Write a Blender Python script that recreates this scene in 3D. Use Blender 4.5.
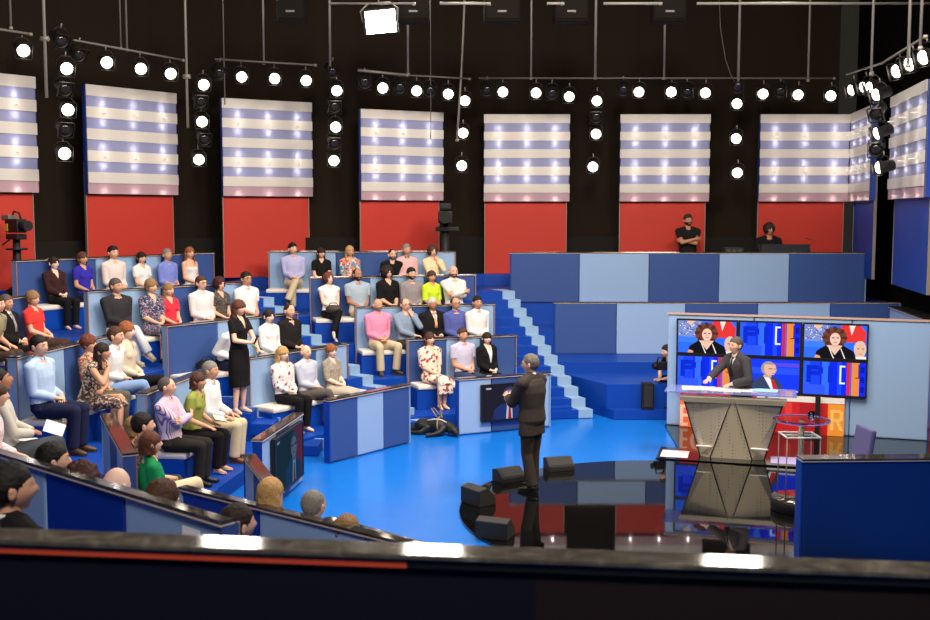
import bpy, bmesh, math, random
from mathutils import Vector as V, Matrix as M
from mathutils import noise as mnoise
for o in list(bpy.data.objects): bpy.data.objects.remove(o)
SC = bpy.context.scene; C = SC.collection
random.seed(7)
R = math.radians
# ------------------------------------------------------------------ camera
H = 3.64
cam = bpy.data.cameras.new('camera'); cam.sensor_width = 36.0; cam.lens = 36.0*1080/930
cam.clip_start = .1; cam.clip_end = 200
camo = bpy.data.objects.new('camera', cam); C.objects.link(camo)
camo.location = (0, 0, H); camo.rotation_euler = (R(90-5.13), 0, 0)
SC.camera = camo
cam.dof.use_dof = True; cam.dof.focus_distance = 17.0; cam.dof.aperture_fstop = 3.2
# ------------------------------------------------------------------ world, exposure
w = bpy.data.worlds.new('studio_dark'); SC.world = w; w.use_nodes = True
w.node_tree.nodes['Background'].inputs[0].default_value = (1, .9, .78, 1)
w.node_tree.nodes['Background'].inputs[1].default_value = .02
SC.view_settings.view_transform = 'Standard'; SC.view_settings.look = 'None'
SC.view_settings.gamma = 1; SC.view_settings.use_curve_mapping = False
SC.view_settings.exposure = 0.0
# ------------------------------------------------------------------ studio softlights above the frame, with one added fill
def area(name, loc, aim, sx, sy, watt, col=(1, .93, .84), spread=180):
    l = bpy.data.lights.new(name, 'AREA'); l.shape = 'RECTANGLE'; l.size = sx; l.size_y = sy; l.energy = watt; l.color = col
    l.spread = R(spread)
    o = bpy.data.objects.new(name, l); C.objects.link(o); o.location = loc
    o.rotation_euler = (V(aim)-V(loc)).to_track_quat('-Z', 'Y').to_euler()
area('softlight', (2.0, 11.0, 8.8), (-1.2, 20.5, 1.4), 2.4, 1.6, 680, (1, .84, .66))
area('softlight', (6.0, 13.0, 8.8), (-4.5, 16.0, 1.0), 2.2, 1.6, 560)
area('softlight', (-2.0, 12.0, 8.8), (-4.0, 18.5, 1.2), 2.0, 1.6, 300)
area('softlight', (1.0, 14.5, 9.2), (1.5, 15.0, 0), 2.6, 2.6, 420)
area('softlight', (-5.0, 13.0, 8.8), (-4.6, 14.5, 0), 2.0, 1.6, 230)
area('softlight', (5.0, 12.2, 8.6), (5.2, 17.6, 1), 1.6, 1.2, 190, (1, .86, .70))
area('softlight', (.3, -.4, 9.4), (-.5, 9.5, .8), 3.0, 1.6, 760)  # added fill behind the camera, brightens the near bench backs and ledge
for x in (-4.1, -.2, 5.6):
    area('backlight', (x, 20.4, 8.0), (x*.6, 12.0, 0), 1.0, .8, 90)
# ------------------------------------------------------------------ materials
def lin(c):
    c = c/255.; return c/12.92 if c <= .04045 else ((c+.055)/1.055)**2.4
def rgb(c): return (lin(c[0]), lin(c[1]), lin(c[2]), 1)
MAT = {}
def mat(name, col, rough=.6, metal=0, spec=.5, emit=0, bump=0, bscale=40, bdist=.01, bdetail=4, var=0, alpha=1, trans=0, ior=1.45):
    if name in MAT: return MAT[name]
    m = bpy.data.materials.new(name); m.use_nodes = True; nt = m.node_tree; b = nt.nodes['Principled BSDF']
    b.inputs['Base Color'].default_value = rgb(col); b.inputs['Roughness'].default_value = rough
    b.inputs['Metallic'].default_value = metal; b.inputs['Specular IOR Level'].default_value = spec
    b.inputs['IOR'].default_value = ior
    if trans: b.inputs['Transmission Weight'].default_value = trans
    if alpha < 1: b.inputs['Alpha'].default_value = alpha
    if emit:
        b.inputs['Emission Color'].default_value = rgb(col); b.inputs['Emission Strength'].default_value = emit
    if bump or var:
        tc = nt.nodes.new('ShaderNodeTexCoord'); n = nt.nodes.new('ShaderNodeTexNoise'); n.inputs['Scale'].default_value = bscale
        n.inputs['Detail'].default_value = bdetail
        nt.links.new(tc.outputs['Object'], n.inputs['Vector'])
        if bump:
            bp = nt.nodes.new('ShaderNodeBump'); bp.inputs['Strength'].default_value = bump; bp.inputs['Distance'].default_value = bdist
            nt.links.new(n.outputs['Fac'], bp.inputs['Height']); nt.links.new(bp.outputs['Normal'], b.inputs['Normal'])
        if var:
            mx = nt.nodes.new('ShaderNodeMix'); mx.data_type = 'RGBA'
            c = rgb(col); mx.inputs[6].default_value = tuple(min(1, x*(1-var)) for x in c[:3])+(1,)
            mx.inputs[7].default_value = tuple(min(1, x*(1+var)) for x in c[:3])+(1,)
            nt.links.new(n.outputs['Fac'], mx.inputs[0]); nt.links.new(mx.outputs[2], b.inputs['Base Color'])
    MAT[name] = m; return m
def pattern(name, kind, cols, scale=20, rough=.85):
    """cloth with a woven or printed pattern: stripes, check, floral, marble, perforated"""
    if name in MAT: return MAT[name]
    m = bpy.data.materials.new(name); m.use_nodes = True; nt = m.node_tree; b = nt.nodes['Principled BSDF']
    b.inputs['Roughness'].default_value = rough; b.inputs['Specular IOR Level'].default_value = .25
    tc = nt.nodes.new('ShaderNodeTexCoord'); L = nt.links.new
    rp = nt.nodes.new('ShaderNodeValToRGB'); rp.color_ramp.interpolation = 'CONSTANT' if kind != 'marble' else 'LINEAR'
    el = rp.color_ramp.elements; n = len(cols)
    while len(el) < n: el.new(.5)
    for i, (p, c) in enumerate(cols): el[i].position = p; el[i].color = rgb(c)
    if kind == 'stripes':
        t = nt.nodes.new('ShaderNodeTexWave'); t.bands_direction = 'X'; t.inputs['Scale'].default_value = scale; t.inputs['Distortion'].default_value = 0
        out = t.outputs['Fac']
    elif kind == 'check':
        t = nt.nodes.new('ShaderNodeTexChecker'); t.inputs['Scale'].default_value = scale; out = t.outputs['Fac']
    elif kind == 'floral':
        t = nt.nodes.new('ShaderNodeTexVoronoi'); t.inputs['Scale'].default_value = scale; out = nt.nodes.new('ShaderNodeSeparateColor')
        L(t.outputs['Color'], out.inputs[0]); out = out.outputs[0]
    else:
        t = nt.nodes.new('ShaderNodeTexNoise'); t.inputs['Scale'].default_value = scale; t.inputs['Detail'].default_value = 8
        t.inputs['Distortion'].default_value = 2.5; out = t.outputs['Fac']
    L(tc.outputs['Object'], t.inputs['Vector']); L(out, rp.inputs['Fac']); L(rp.outputs['Color'], b.inputs['Base Color'])
    MAT[name] = m; return m
def emis(name, col, s):
    if name in MAT: return MAT[name]
    m = bpy.data.materials.new(name); m.use_nodes = True; nt = m.node_tree
    nt.nodes.remove(nt.nodes['Principled BSDF']); e = nt.nodes.new('ShaderNodeEmission')
    e.inputs[0].default_value = rgb(col); e.inputs[1].default_value = s
    nt.links.new(e.outputs[0], nt.nodes['Material Output'].inputs[0]); MAT[name] = m; return m
DARK = mat('padding_dark_blue', (54, 80, 138), .55, spec=.3, bump=.05, bscale=300)
LITE = mat('padding_light_blue', (142, 170, 206), .55, spec=.3, bump=.05, bscale=300)
CARP = mat('step_blue', (2, 62, 158), .45, spec=.4, bump=.05, bscale=60, var=.08)
STEPL = mat('step_light_blue', (138, 168, 200), .5, spec=.3)
CAPM = pattern('cap_painted_reflection', 'marble', [(.3, (84, 78, 74)), (.55, (104, 97, 92)), (.8, (140, 132, 126))], 4, .07)  # mottled colour stands in for the lighting rig mirrored in the caps
CAPM.node_tree.nodes['Principled BSDF'].inputs['Metallic'].default_value = .75
CAPM.node_tree.nodes['Principled BSDF'].inputs['Specular IOR Level'].default_value = .6
WOOD = mat('trim_wood', (150, 112, 92), .35)
CUSH = mat('cushion_cream', (222, 214, 204), .75, bump=.1, bscale=80)
BLACK = mat('black_metal', (16, 15, 15), .45)
BLACKM = mat('black_matte', (14, 13, 12), .85)
CURT = mat('curtain_black', (36, 28, 21), .95, spec=.1)  # black lifted to warm brown, lamp haze put into the colour
GREYD = mat('screen_charcoal', (34, 31, 29), .9, spec=.1)
STEEL = mat('steel', (140, 132, 122), .5, metal=.2)
REDW = mat('flat_red', (186, 54, 42), .6, spec=.3, bump=.03, bscale=90)
BLUW = mat('flat_blue', (20, 62, 150), .6, spec=.3, bump=.03, bscale=90)
WHITE = mat('white_paint', (232, 230, 226), .5)
PAPER = mat('paper', (244, 242, 238), .8)
GLASS = mat('clear_glass', (240, 248, 250), .02, trans=1.0, ior=1.2)
# ------------------------------------------------------------------ mesh helpers
class MB:
    def __init__(s): s.bm = bmesh.new()
    def _mi(s, f, mi):
        for x in f: x.material_index = mi
    def hexa(s, pts, mi=0, bev=0, seg=2):
        """box from eight corners: bottom four (in order), top four"""
        b = s.bm if not bev else bmesh.new()
        v = [b.verts.new(p) for p in pts]
        fs = [b.faces.new([v[i] for i in q]) for q in ((3, 2, 1, 0), (4, 5, 6, 7), (0, 1, 5, 4), (1, 2, 6, 5), (2, 3, 7, 6), (3, 0, 4, 7))]
        if bev:
            bmesh.ops.bevel(b, geom=b.edges[:], offset=bev, segments=seg, affect='EDGES', profile=.6)
            s.merge(b, mi)
        else: s._mi(fs, mi)
        return s
    def merge(s, b, mi=None, mtx=None):
        mp = {}
        for v in b.verts: mp[v] = s.bm.verts.new(mtx @ v.co if mtx else v.co)
        for f in b.faces:
            try:
                g = s.bm.faces.new([mp[v] for v in f.verts]); g.material_index = f.material_index if mi is None else mi; g.smooth = f.smooth
            except ValueError: pass
        b.free(); return s
    def box(s, c, d, rot=None, mi=0, bev=0, seg=2):
        x, y, z = d[0]/2, d[1]/2, d[2]/2
        p = [V((a, b, e)) for e in (-z, z) for a, b in ((-x, -y), (x, -y), (x, y), (-x, y))]
        r = rot or M.Identity(3)
        return s.hexa([V(c)+r @ q for q in p], mi, bev, seg)
    def fbox(s, F, a0, a1, b0, b1, z0, z1, mi=0, bev=0):
        return s.hexa([F(a, b, z) for z in (z0, z1) for a, b in ((a0, b0), (a1, b0), (a1, b1), (a0, b1))], mi, bev)
    def tube(s, pts, rad, seg=12, mi=0, cap=True, flat=1, axis=None):
        pts = [V(p) for p in pts]
        if not hasattr(rad, '__len__'): rad = [rad]*len(pts)
        rings = []; prev = None
        for i, p in enumerate(pts):
            t = (pts[min(i+1, len(pts)-1)]-pts[max(i-1, 0)]).normalized()
            a = V(axis) if axis is not None else prev if prev else (V((0, 0, 1)) if abs(t.z) < .9 else V((1, 0, 0)))
            a = (a-t*a.dot(t)); a = a.normalized() if a.length > 1e-6 else t.orthogonal().normalized()
            b = t.cross(a); prev = a
            r = rad[i]; ra, rb = (r if hasattr(r, '__len__') else (r, r*flat))
            rings.append([s.bm.verts.new(p+a*ra*math.cos(k*2*math.pi/seg)+b*rb*math.sin(k*2*math.pi/seg)) for k in range(seg)])
        for q, r in zip(rings, rings[1:]):
            for k in range(seg):
                f = s.bm.faces.new((q[k], q[(k+1) % seg], r[(k+1) % seg], r[k])); f.material_index = mi; f.smooth = True
        if cap:
            f = s.bm.faces.new(rings[0][::-1]); f.material_index = mi
            f = s.bm.faces.new(rings[-1]); f.material_index = mi
        return s
    def ell(s, c, r, rot=None, u=14, v=9, mi=0):
        b = bmesh.new(); bmesh.ops.create_uvsphere(b, u_segments=u, v_segments=v, radius=1)
        for f in b.faces: f.smooth = True
        rr = (rot or M.Identity(3)).to_4x4()
        return s.merge(b, mi, M.Translation(V(c)) @ rr @ M.Diagonal((*r, 1)))
    def lathe(s, prof, c=(0, 0, 0), seg=28, mi=0, smooth=True):
        rings = []
        for r, z in prof:
            rings.append([s.bm.verts.new((c[0]+max(r, 1e-4)*math.cos(k*2*math.pi/seg), c[1]+max(r, 1e-4)*math.sin(k*2*math.pi/seg), c[2]+z)) for k in range(seg)])
        for q, r in zip(rings, rings[1:]):
            for k in range(seg):
                f = s.bm.faces.new((q[k], q[(k+1) % seg], r[(k+1) % seg], r[k])); f.material_index = mi; f.smooth = smooth
        s.bm.faces.new(rings[0][::-1]).material_index = mi; s.bm.faces.new(rings[-1]).material_index = mi
        return s
    def prism(s, poly, z0, z1, mi=0):
        a = [s.bm.verts.new((x, y, z0)) for x, y in poly]; b = [s.bm.verts.new((x, y, z1)) for x, y in poly]
        n = len(poly); fs = [s.bm.faces.new(a[::-1]), s.bm.faces.new(b)]
        fs += [s.bm.faces.new((a[i], a[(i+1) % n], b[(i+1) % n], b[i])) for i in range(n)]
        s._mi(fs, mi); return s
    def plate(s, F, poly, b, t, mi=0):
        """flat shape (a, z outline) on a wall frame F at offset b with thickness t"""
        q = [s.bm.verts.new(F(a, b, z)) for a, z in poly]; r = [s.bm.verts.new(F(a, b+t, z)) for a, z in poly]
        n = len(poly); fs = [s.bm.faces.new(q[::-1]), s.bm.faces.new(r)]
        fs += [s.bm.faces.new((q[i], q[(i+1) % n], r[(i+1) % n], r[i])) for i in range(n)]
        s._mi(fs, mi); return s
    def mesh(s, name, recalc=True):
        if recalc: bmesh.ops.recalc_face_normals(s.bm, faces=s.bm.faces[:])
        me = bpy.data.meshes.new(name); s.bm.to_mesh(me); s.bm.free(); return me
    def build(s, name, mats, parent=None, local=False, recalc=True):
        if parent is not None and not local:
            root = parent
            while root.parent: root = root.parent
            bmesh.ops.translate(s.bm, verts=s.bm.verts[:], vec=-root.location)
        me = s.mesh(name, recalc)
        return link(name, me, mats, parent)
def link(name, me, mats, parent=None, mtx=None, objmat=False):
    o = bpy.data.objects.new(name, me); C.objects.link(o)
    mats = mats if isinstance(mats, (list, tuple)) else [mats]
    if objmat:
        if not me.materials: me.materials.append(mats[0])
        o.material_slots[0].link = 'OBJECT'; o.material_slots[0].material = mats[0]
    elif not me.materials:
        for m in mats: me.materials.append(m)
    if parent is not None: o.parent = parent
    if mtx is not None: o.matrix_local = mtx
    return o
def tag(o, label=None, cat=None, group=None, kind=None):
    if label: o['label'] = label
    if cat: o['category'] = cat
    if group: o['group'] = group
    if kind: o['kind'] = kind
    return o
def thing(name, label, cat, loc=(0, 0, 0), group=None, rz=0):
    o = bpy.data.objects.new(name, None); C.objects.link(o); o.empty_display_size = .1
    o.location = loc; o.rotation_euler = (0, 0, rz); return tag(o, label, cat, group)
def copy_tree(o, parent=None):
    c = o.copy(); C.objects.link(c)
    if parent is not None: c.parent = parent
    for ch in list(o.children): copy_tree(ch, c)
    return c
def frame(p0, p1, toward=(2.2, 13.0)):
    """wall frame: a along p0 to p1, b out towards the stage, z up"""
    p0 = V((*p0, 0)); p1 = V((*p1, 0)); u = (p1-p0); L = u.length; u.normalize(); n = V((u.y, -u.x, 0))
    if n.dot(V((*toward, 0))-p0) < 0: n = -n
    def F(a, b, z): return p0+u*a+n*b+V((0, 0, z))
    F.L = L; F.n = n; F.u = u; return F
# ------------------------------------------------------------------ the room shell
floorm = mat('floor_blue', (16, 110, 206), .22, spec=.45, bump=.04, bscale=3, var=.08)
tag(MB().prism([(-14, -2), (13, -2), (13, 28), (-14, 28)], -.2, 0).build('floor', floorm), kind='structure')
tag(MB().prism([(-14, -2), (13, -2), (13, 28), (-14, 28)], 10.2, 10.3).build('ceiling', CURT), kind='structure')
def kf(x): return .99+.07*max(0, min(1, (-x-2)/3))
def sc(p): k = kf(p[0]); return (p[0]*k, p[1]*k, H+(p[2]-H)*k)
WALL = [(-11.5, 12.8), (-8.5, 16.9), (-7.33, 18.5), (-6.83, 19.5), (-5.61, 21.04), (-4.9, 21.8), (-3.22, 22.75), (-2.26, 23.4), (-.49, 24.28), (.43, 24.5), (2.38, 24.5), (3.52, 24.5), (5.56, 24.5), (6.69, 24.5), (8.73, 24.5)]
WALL = [(x*kf(x), y*kf(x)*1.01) for x, y in WALL]; K = 1.0
def offset(poly, d):
    out = []
    for i, p in enumerate(poly):
        a = V(poly[max(i-1, 0)]); b = V(poly[min(i+1, len(poly)-1)]); t = (b-a).normalized(); n = V((t.y, -t.x))
        if n.dot(V((2.2, 13))-V(p)) < 0: n = -n
        out.append((p[0]+n.x*d, p[1]+n.y*d))
    return out
def ribbon(name, poly, d0, d1, z0, z1, m, kind='structure'):
    a = offset(poly, d0); b = offset(poly, d1); mb = MB()
    for i in range(len(poly)-1):
        mb.hexa([(*a[i], z0), (*a[i+1], z0), (*b[i+1], z0), (*b[i], z0), (*a[i], z1), (*a[i+1], z1), (*b[i+1], z1), (*b[i], z1)])
    return tag(mb.build(name, m), kind=kind)
# pleated black curtain behind the flats
def curtain(name, poly, d, z0, z1):
    pts = []; base = offset(poly, d)
    for p, q in zip(base, base[1:]):
        n = max(2, int((V(q)-V(p)).length/.09))
        for k in range(n):
            t = k/n; pts.append((p[0]+(q[0]-p[0])*t, p[1]+(q[1]-p[1])*t))
    pts.append(base[-1]); mb = MB(); bm = mb.bm; lo = []; hi = []
    cx = V((2.2, 13))
    for i, p in enumerate(pts):
        v = V(p); v += (cx-v).normalized()*(.05 if i % 2 else 0)
        lo.append(bm.verts.new((v.x, v.y, z0))); hi.append(bm.verts.new((v.x, v.y, z1)))
    for i in range(len(pts)-1): bm.faces.new((lo[i], lo[i+1], hi[i+1], hi[i])).smooth = True
    return tag(mb.build(name, CURT), kind='structure')
curtain('wall_back', WALL, -.8, 0, 10.2)
tag(MB().prism([(12.2, -2), (12.4, -2), (12.4, 28), (12.2, 28)], 0, 10.2).build('wall_right', mat('side_black', (12, 10, 9), .95, spec=.05)), kind='structure')
tag(MB().prism([(-14, -2), (-13.8, -2), (-13.8, 28), (-14, 28)], 0, 10.2).build('wall_left', mat('side_black', (12, 10, 9), .95, spec=.05)), kind='structure')
tag(MB().prism([(-14, -2), (13, -2), (13, -2.2), (-14, -2.2)], 0, 10.2).build('wall_front', mat('side_black', (12, 10, 9), .95, spec=.05)), kind='structure')
RWALL = [(8.42*K, 22.4*K), (8.25*K, 20.96*K), (7.72*K, 18.1*K), (7.2*K, 15*K)]
tag(MB().prism([(9.3, 26), (10.6, 26), (10.2, 19), (9.4, 12), (9.3, 12), (9.3, 19)], 0, 10.2).build('wall_side', mat('side_black', (12, 10, 9), .95, spec=.05)), kind='structure')
ribbon('trim_plinth', WALL, -.3, .04, 0, 2.26, CARP)
ribbon('trim_screen', WALL, -.62, -.5, 2.2, 3.1, GREYD)

# ------------------------------------------------------------------ tiers of the horseshoe
ROWS = {  # back-rest line of every bench: block + row, end points in plan
 '1C': ((-3.65, 7.95), (-1.27, 5.88)), '1D': ((-2.27, 8.8), (-.02, 7.05)), '1B': ((-3.6, 5.9), (-2.0, 4.5)),
 '5C': ((-5.27, 11.8), (-4.12, 9.0)), '5D': ((-3.97, 11.99), (-3.1, 10.)),
 '2B': ((-7.02, 13.5), (-6.60, 16.23)), '2C': ((-5.43, 12.98), (-4.99, 15.68)), '2D': ((-4.00, 13.40), (-3.67, 15.64)),
 '3A': ((-7.58, 18.25), (-5.13, 22.01)), '3B': ((-6.01, 17.18), (-3.91, 19.59)), '3C': ((-4.62, 16.67), (-2.95, 18.88)), '3D': ((-3.36, 16.74), (-2.04, 18.56)),
 '4A': ((-4.11, 22.65), (-.21, 22.65)), '4B': ((-2.985, 20.88), (.204, 21.83)), '4C': ((-2.02, 19.98), (.56, 20.74)), '4D': ((-1., 19.16), (.94, 19.88)),
}
TOP = dict(A=2.85, B=2.41, C=1.91, D=1.40, F=.95); FLZ = dict(A=1.65, B=1.2, C=.7, D=.2)
PA = [(-4.6, 4.6), (-5.6, 7.3), (-6.4, 9.0), (-7.3, 11.6), (-8.3, 13.3), (-8.2, 17.4), (-7.6, 18.3), (-5.15, 22.1), (-4.11, 22.76), (-.2, 22.76), (.9, 22.76)]
PB = [(-2.6, 4.4), (-3.7, 5.95), (-5.5, 8.7), (-6.5, 11.2), (-7.15, 13.5), (-6.75, 16.3), (-6.05, 17.25), (-3.95, 19.65), (-2.98, 20.98), (.2, 21.93), (1.1, 22.1)]
PC = [(-1.4, 5.7), (-3.3, 7.4), (-4.2, 9.0), (-5.35, 11.8), (-5.6, 12.93), (-5.15, 15.7), (-4.68, 16.75), (-3.0, 18.96), (-2.02, 20.08), (.56, 20.84), (1.4, 21)]
PD = [(-.1, 6.85), (-2.4, 8.6), (-3.15, 10), (-4.05, 12), (-4.17, 13.31), (-3.85, 15.7), (-3.42, 16.8), (-2.1, 18.64), (-1, 19.26), (.94, 19.98), (1.7, 20.1)]
PE = [(.55, 7.8), (-1.6, 9.35), (-2.3, 10.3), (-3.05, 12.2), (-3.1, 13.3), (-2.85, 15.3), (-2.6, 16.1), (-1.35, 17.85), (-.7, 18.15), (1.3, 18.85), (1.9, 19.0)]
def tier(name, front, back, z):
    mb = MB()
    for i in range(len(front)-1):
        a, b, c, d = back[i], back[i+1], front[i+1], front[i]
        mb.hexa([(*a, .01), (*b, .01), (*c, .01), (*d, .01), (*a, z), (*b, z), (*c, z), (*d, z)])
    tag(mb.build(name, CARP), kind='structure')
WK = offset(WALL, .0); WK = [(-9.4, 3.6), (-9.8, 7), (-10.2, 9.8), (-10.6, 12.2), (-10.4, 14.6), (-8.4, 18.6), (-7.4, 20.2), (-5.5, 22.6), (-3.6, 23.4), (0, 24.6), (1.2, 24.8)]
tier('floor_walkway', PA, WK, 2.0); tier('floor_tier_a', PB, PA, 1.65); tier('floor_tier_b', PC, PB, 1.2)
tier('floor_tier_c', PD, PC, .7); tier('floor_tier_d', PE, PD, .2)
# the empty block to the right of the stairs, stepped
def slant(y): return 2.30-(y-19)*.50
for nm, y0, y1, z in (('floor_tier_e', 18.85, 19.2, .17), ('floor_tier_f', 19.05, 20.5, .6), ('floor_tier_g', 20.4, 21.7, .81), ('floor_tier_h', 21.62, 22.9, 1.3), ('floor_tier_i', 22.8, 24.9, 1.715)):
    x0 = .25 if nm[-1] in 'ef' else 0
    tag(MB().prism([(slant(y0)+x0, y0), (9.25, y0), (9.25, y1), (slant(y1)+x0, y1)], 0.01, z).build(nm, CARP), kind='structure')
# black glossy stage floor
blk = mat('stage_black_gloss', (9, 9, 10), .035, spec=.75, bump=.015, bscale=2.2)
disc = [(2.6+2.67*math.cos(k*2*math.pi/72), 12.9+2.67*math.sin(k*2*math.pi/72)) for k in range(72)]
tag(MB().prism(disc, .001, .03).build('floor_disc', blk), kind='structure')
tag(MB().prism([(3.2, 14.6), (9.2, 14.2), (9.2, 16.6), (7.5, 16.95), (3.47, 18.32), (3.42, 18.24), (3.24, 15.5)], .002, .026).build('floor_runway', blk), kind='structure')

# ------------------------------------------------------------------ benches
EDGEM = mat('cap_edge_pale', (206, 184, 168), .3)
BACKS = {'d': mat('board_deep_blue', (0, 44, 140), .45), 'l': LITE}
def bench(key, cols, label, group, ends=(0, 0), split=None, zb=None, mats=None):
    p0, p1 = ROWS[key]; F = frame(p0, p1); r = key[1]; z0 = FLZ[r]; z1 = TOP[r]+(.05 if key == '1C' else 0); L = F.L
    mid = F(L/2, 0, z0); t = thing('audience_bench', label, 'bench', mid, group)
    n = len(cols); cut = split or [i/n for i in range(n+1)]
    for i, c in enumerate(cols):
        MB().fbox(F, L*cut[i]+.004, L*cut[i+1]-.004, -.10, -.04 if key[0] == '1' else 0, (zb if zb is not None else z0)+.012, z1-.03, bev=.022).build('back_panel', (mats or {'d': DARK, 'l': LITE})[c], t)
    c1 = -.035 if key[0] == '1' else .02
    cp = MB().fbox(F, -.02, L+.02, -.125, c1, z1-.022, z1, bev=.006).build('cap_rail', CAPM, t)
    MB().fbox(F, -.022, L+.022, -.128, c1+.003, z1-.031, z1-.023).build('cap_edge', EDGEM, cp)
    for a in (-.018, L):
        MB().fbox(F, a, a+.018, -.115, .0, z0+.005, z1-.03).build('end_trim', DARK if a > 0 else STEPL, t)
        MB().fbox(F, a, a+.018, .0, .010, z0+.005, z1-.03).build('edge_line', WOOD, t)
    MB().fbox(F, .0+ends[0], L-ends[1], .004, .47, z0+.004, z0+.35).build('bench_base', CARP, t)
    k = max(1, round(L/1.3))
    for i in range(k):
        a0 = ends[0]+(L-ends[0]-ends[1])*i/k; a1 = ends[0]+(L-ends[0]-ends[1])*(i+1)/k
        MB().fbox(F, a0+.01, a1-.01, .006, .50, z0+.35, z0+.43, bev=.03).build('seat_cushion', CUSH, t)
    return t
G = 'striped padded benches in the horseshoe of audience seats'
bench('3A', 'dld', 'top bench on the left with six people, dark, light and dark blue padding', G, split=[0, .36, .70, 1])
bench('3B', 'ldl', 'long bench with light, dark, light blue back behind the man in a charcoal jacket', G, split=[0, .42, .76, 1])
bench('3C', 'dld', 'bench with a broad dark blue back left of the standing woman in black', G, split=[0, .36, .69, 1])
bench('3D', 'ldl', 'bench under the blonde woman, grey-haired man and red-haired woman, light ends', G, split=[0, .29, .66, 1])
bench('4A', 'ldl', 'topmost middle bench with light, dark and light blue padding below the red flats', G, split=[0, .36, .69, 1])
bench('4B', 'dld', 'middle block bench seating the woman in lime green and the bald man with folded arms', G, split=[0, .35, .68, 1])
bench('4C', 'ldl', 'middle block bench of the bright pink shirt and the orange tie', G, split=[0, .40, .69, 1])
bench('4D', 'dld', 'lowest middle bench seating the woman in the red flower dress', G, split=[0, .34, .66, 1])
bench('2B', 'ddd', 'bench at the far left edge behind the woman in red', G)
bench('2C', 'ldl', 'near left bench seating the man in a light blue shirt, light, dark and light back', G, split=[0, .40, .70, 1])
bench('2D', 'dld', 'bench seating the man in a striped shirt and the woman in olive green', G, split=[0, .34, .67, 1])
bench('5C', 'ldl', 'bench at the left edge under the man reading a white paper', G)
bench('5D', 'ldl', 'short bench end with a red-reflecting cap seen along its length', G)
bench('1C', 'ldl', 'nearest bench seen from behind, glossy cap slanting over dark and light blue', G, split=[0, 0.382, 0.688, 1], zb=1.2, mats=BACKS)
bench('1D', 'dld', 'second nearest bench seen from behind, blue back with glossy cap', G, split=[0, .33, .72, 1], zb=.7, mats=BACKS)
bench('1B', 'ddd', 'bench in the bottom corner behind the balcony ledge', G)

FN = frame(*ROWS['1C']); nt_ = thing('paper_sheet', 'white notice stuck on the outside end of the nearest bench back', 'paper', FN(2.86, -.102, 1.62))
MB().fbox(FN, 2.78, 2.95, -.1035, -.1012, 1.60, 1.86).build('leaf', PAPER, nt_)
def parapet(p0, p1, cols, z1, label, group='low padded walls around the stage', z0=.005, split=None, thick=.11, toward=(2.2, 13), capw=.02, mats=None, name='parapet'):
    F = frame(p0, p1, toward); L = F.L; t = thing(name, label, 'low wall', F(L/2, 0, z0), group)
    n = len(cols); cut = split or [i/n for i in range(n+1)]
    for i, c in enumerate(cols):
        MB().fbox(F, L*cut[i]+.004, L*cut[i+1]-.004, -thick+.01, 0, z0+.01, z1-.03, bev=.022).build('padded_panel', (mats or {'d': DARK, 'l': LITE})[c], t)
    cp = MB().fbox(F, -.02, L+.02, -thick-.015, capw, z1-.022, z1, bev=.006).build('cap_rail', CAPM, t)
    MB().fbox(F, -.022, L+.022, -thick-.018, capw+.003, z1-.031, z1-.023).build('cap_edge', EDGEM, cp)
    for a in (-.018, L):
        MB().fbox(F, a, a+.018, -thick, .005, z0+.005, z1-.03).build('end_post', STEPL if a > 0 else CARP, t)
    return F, t
parapet((-1.96, 15.47), (-.88, 16.89), 'dld', .95, 'low wall of dark, light and dark blue below the red-haired woman', split=[0, .33, .66, 1])
F4, _ = parapet((-.1, 17.47), (1.44, 18.18), 'ldl', .95, 'low wall carrying the screen behind the host in the dark suit', split=[0, .35, .72, 1])
F2, _ = parapet((-2.43, 12.72), (-2.21, 14.43), 'ldl', .95, 'low wall on the left with a screen on its stage side', split=[0, .34, .66, 1])
parapet((-2.37, 11.91), (-1.79, 10.37), 'ldl', .95, 'low wall with a red-reflecting cap beside the blonde head', toward=(5, 13))
parapet((-1.2, 9.4), (.35, 8.05), 'ldl', .95, 'lowest slanting wall with glossy cap nearest the black stage')
parapet((.98, 23.2), (8.61, 23.2), 'dldld', 2.805, 'upper striped wall across the empty right block, in front of the two technicians', z0=1.715, split=[0, .194, .39, .588, .785, 1], capw=.01)
parapet((1.80, 21.6), (8.72, 21.6), 'dldld', 1.865, 'lower striped wall across the empty right block, behind the screens', z0=.80, split=[0, .18, .38, .59, .8, 1], capw=.01)
parapet((3.48, 10.93), (6.2, 11.03), 'd', 1.125, 'plain deep blue wall standing alone in the right foreground', toward=(5, 5), capw=.04, mats={'d': mat('wall_deep_blue', (2, 44, 112), .5)}, thick=.16)
parapet((8.25, 20.9), (7.75, 17.6), 'lll', 1.84, 'pale low wall with dark cap at the foot of the blue side wall', z0=.02, mats={'l': LITE}, thick=.3, split=[0, .3, .62, 1])

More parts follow.
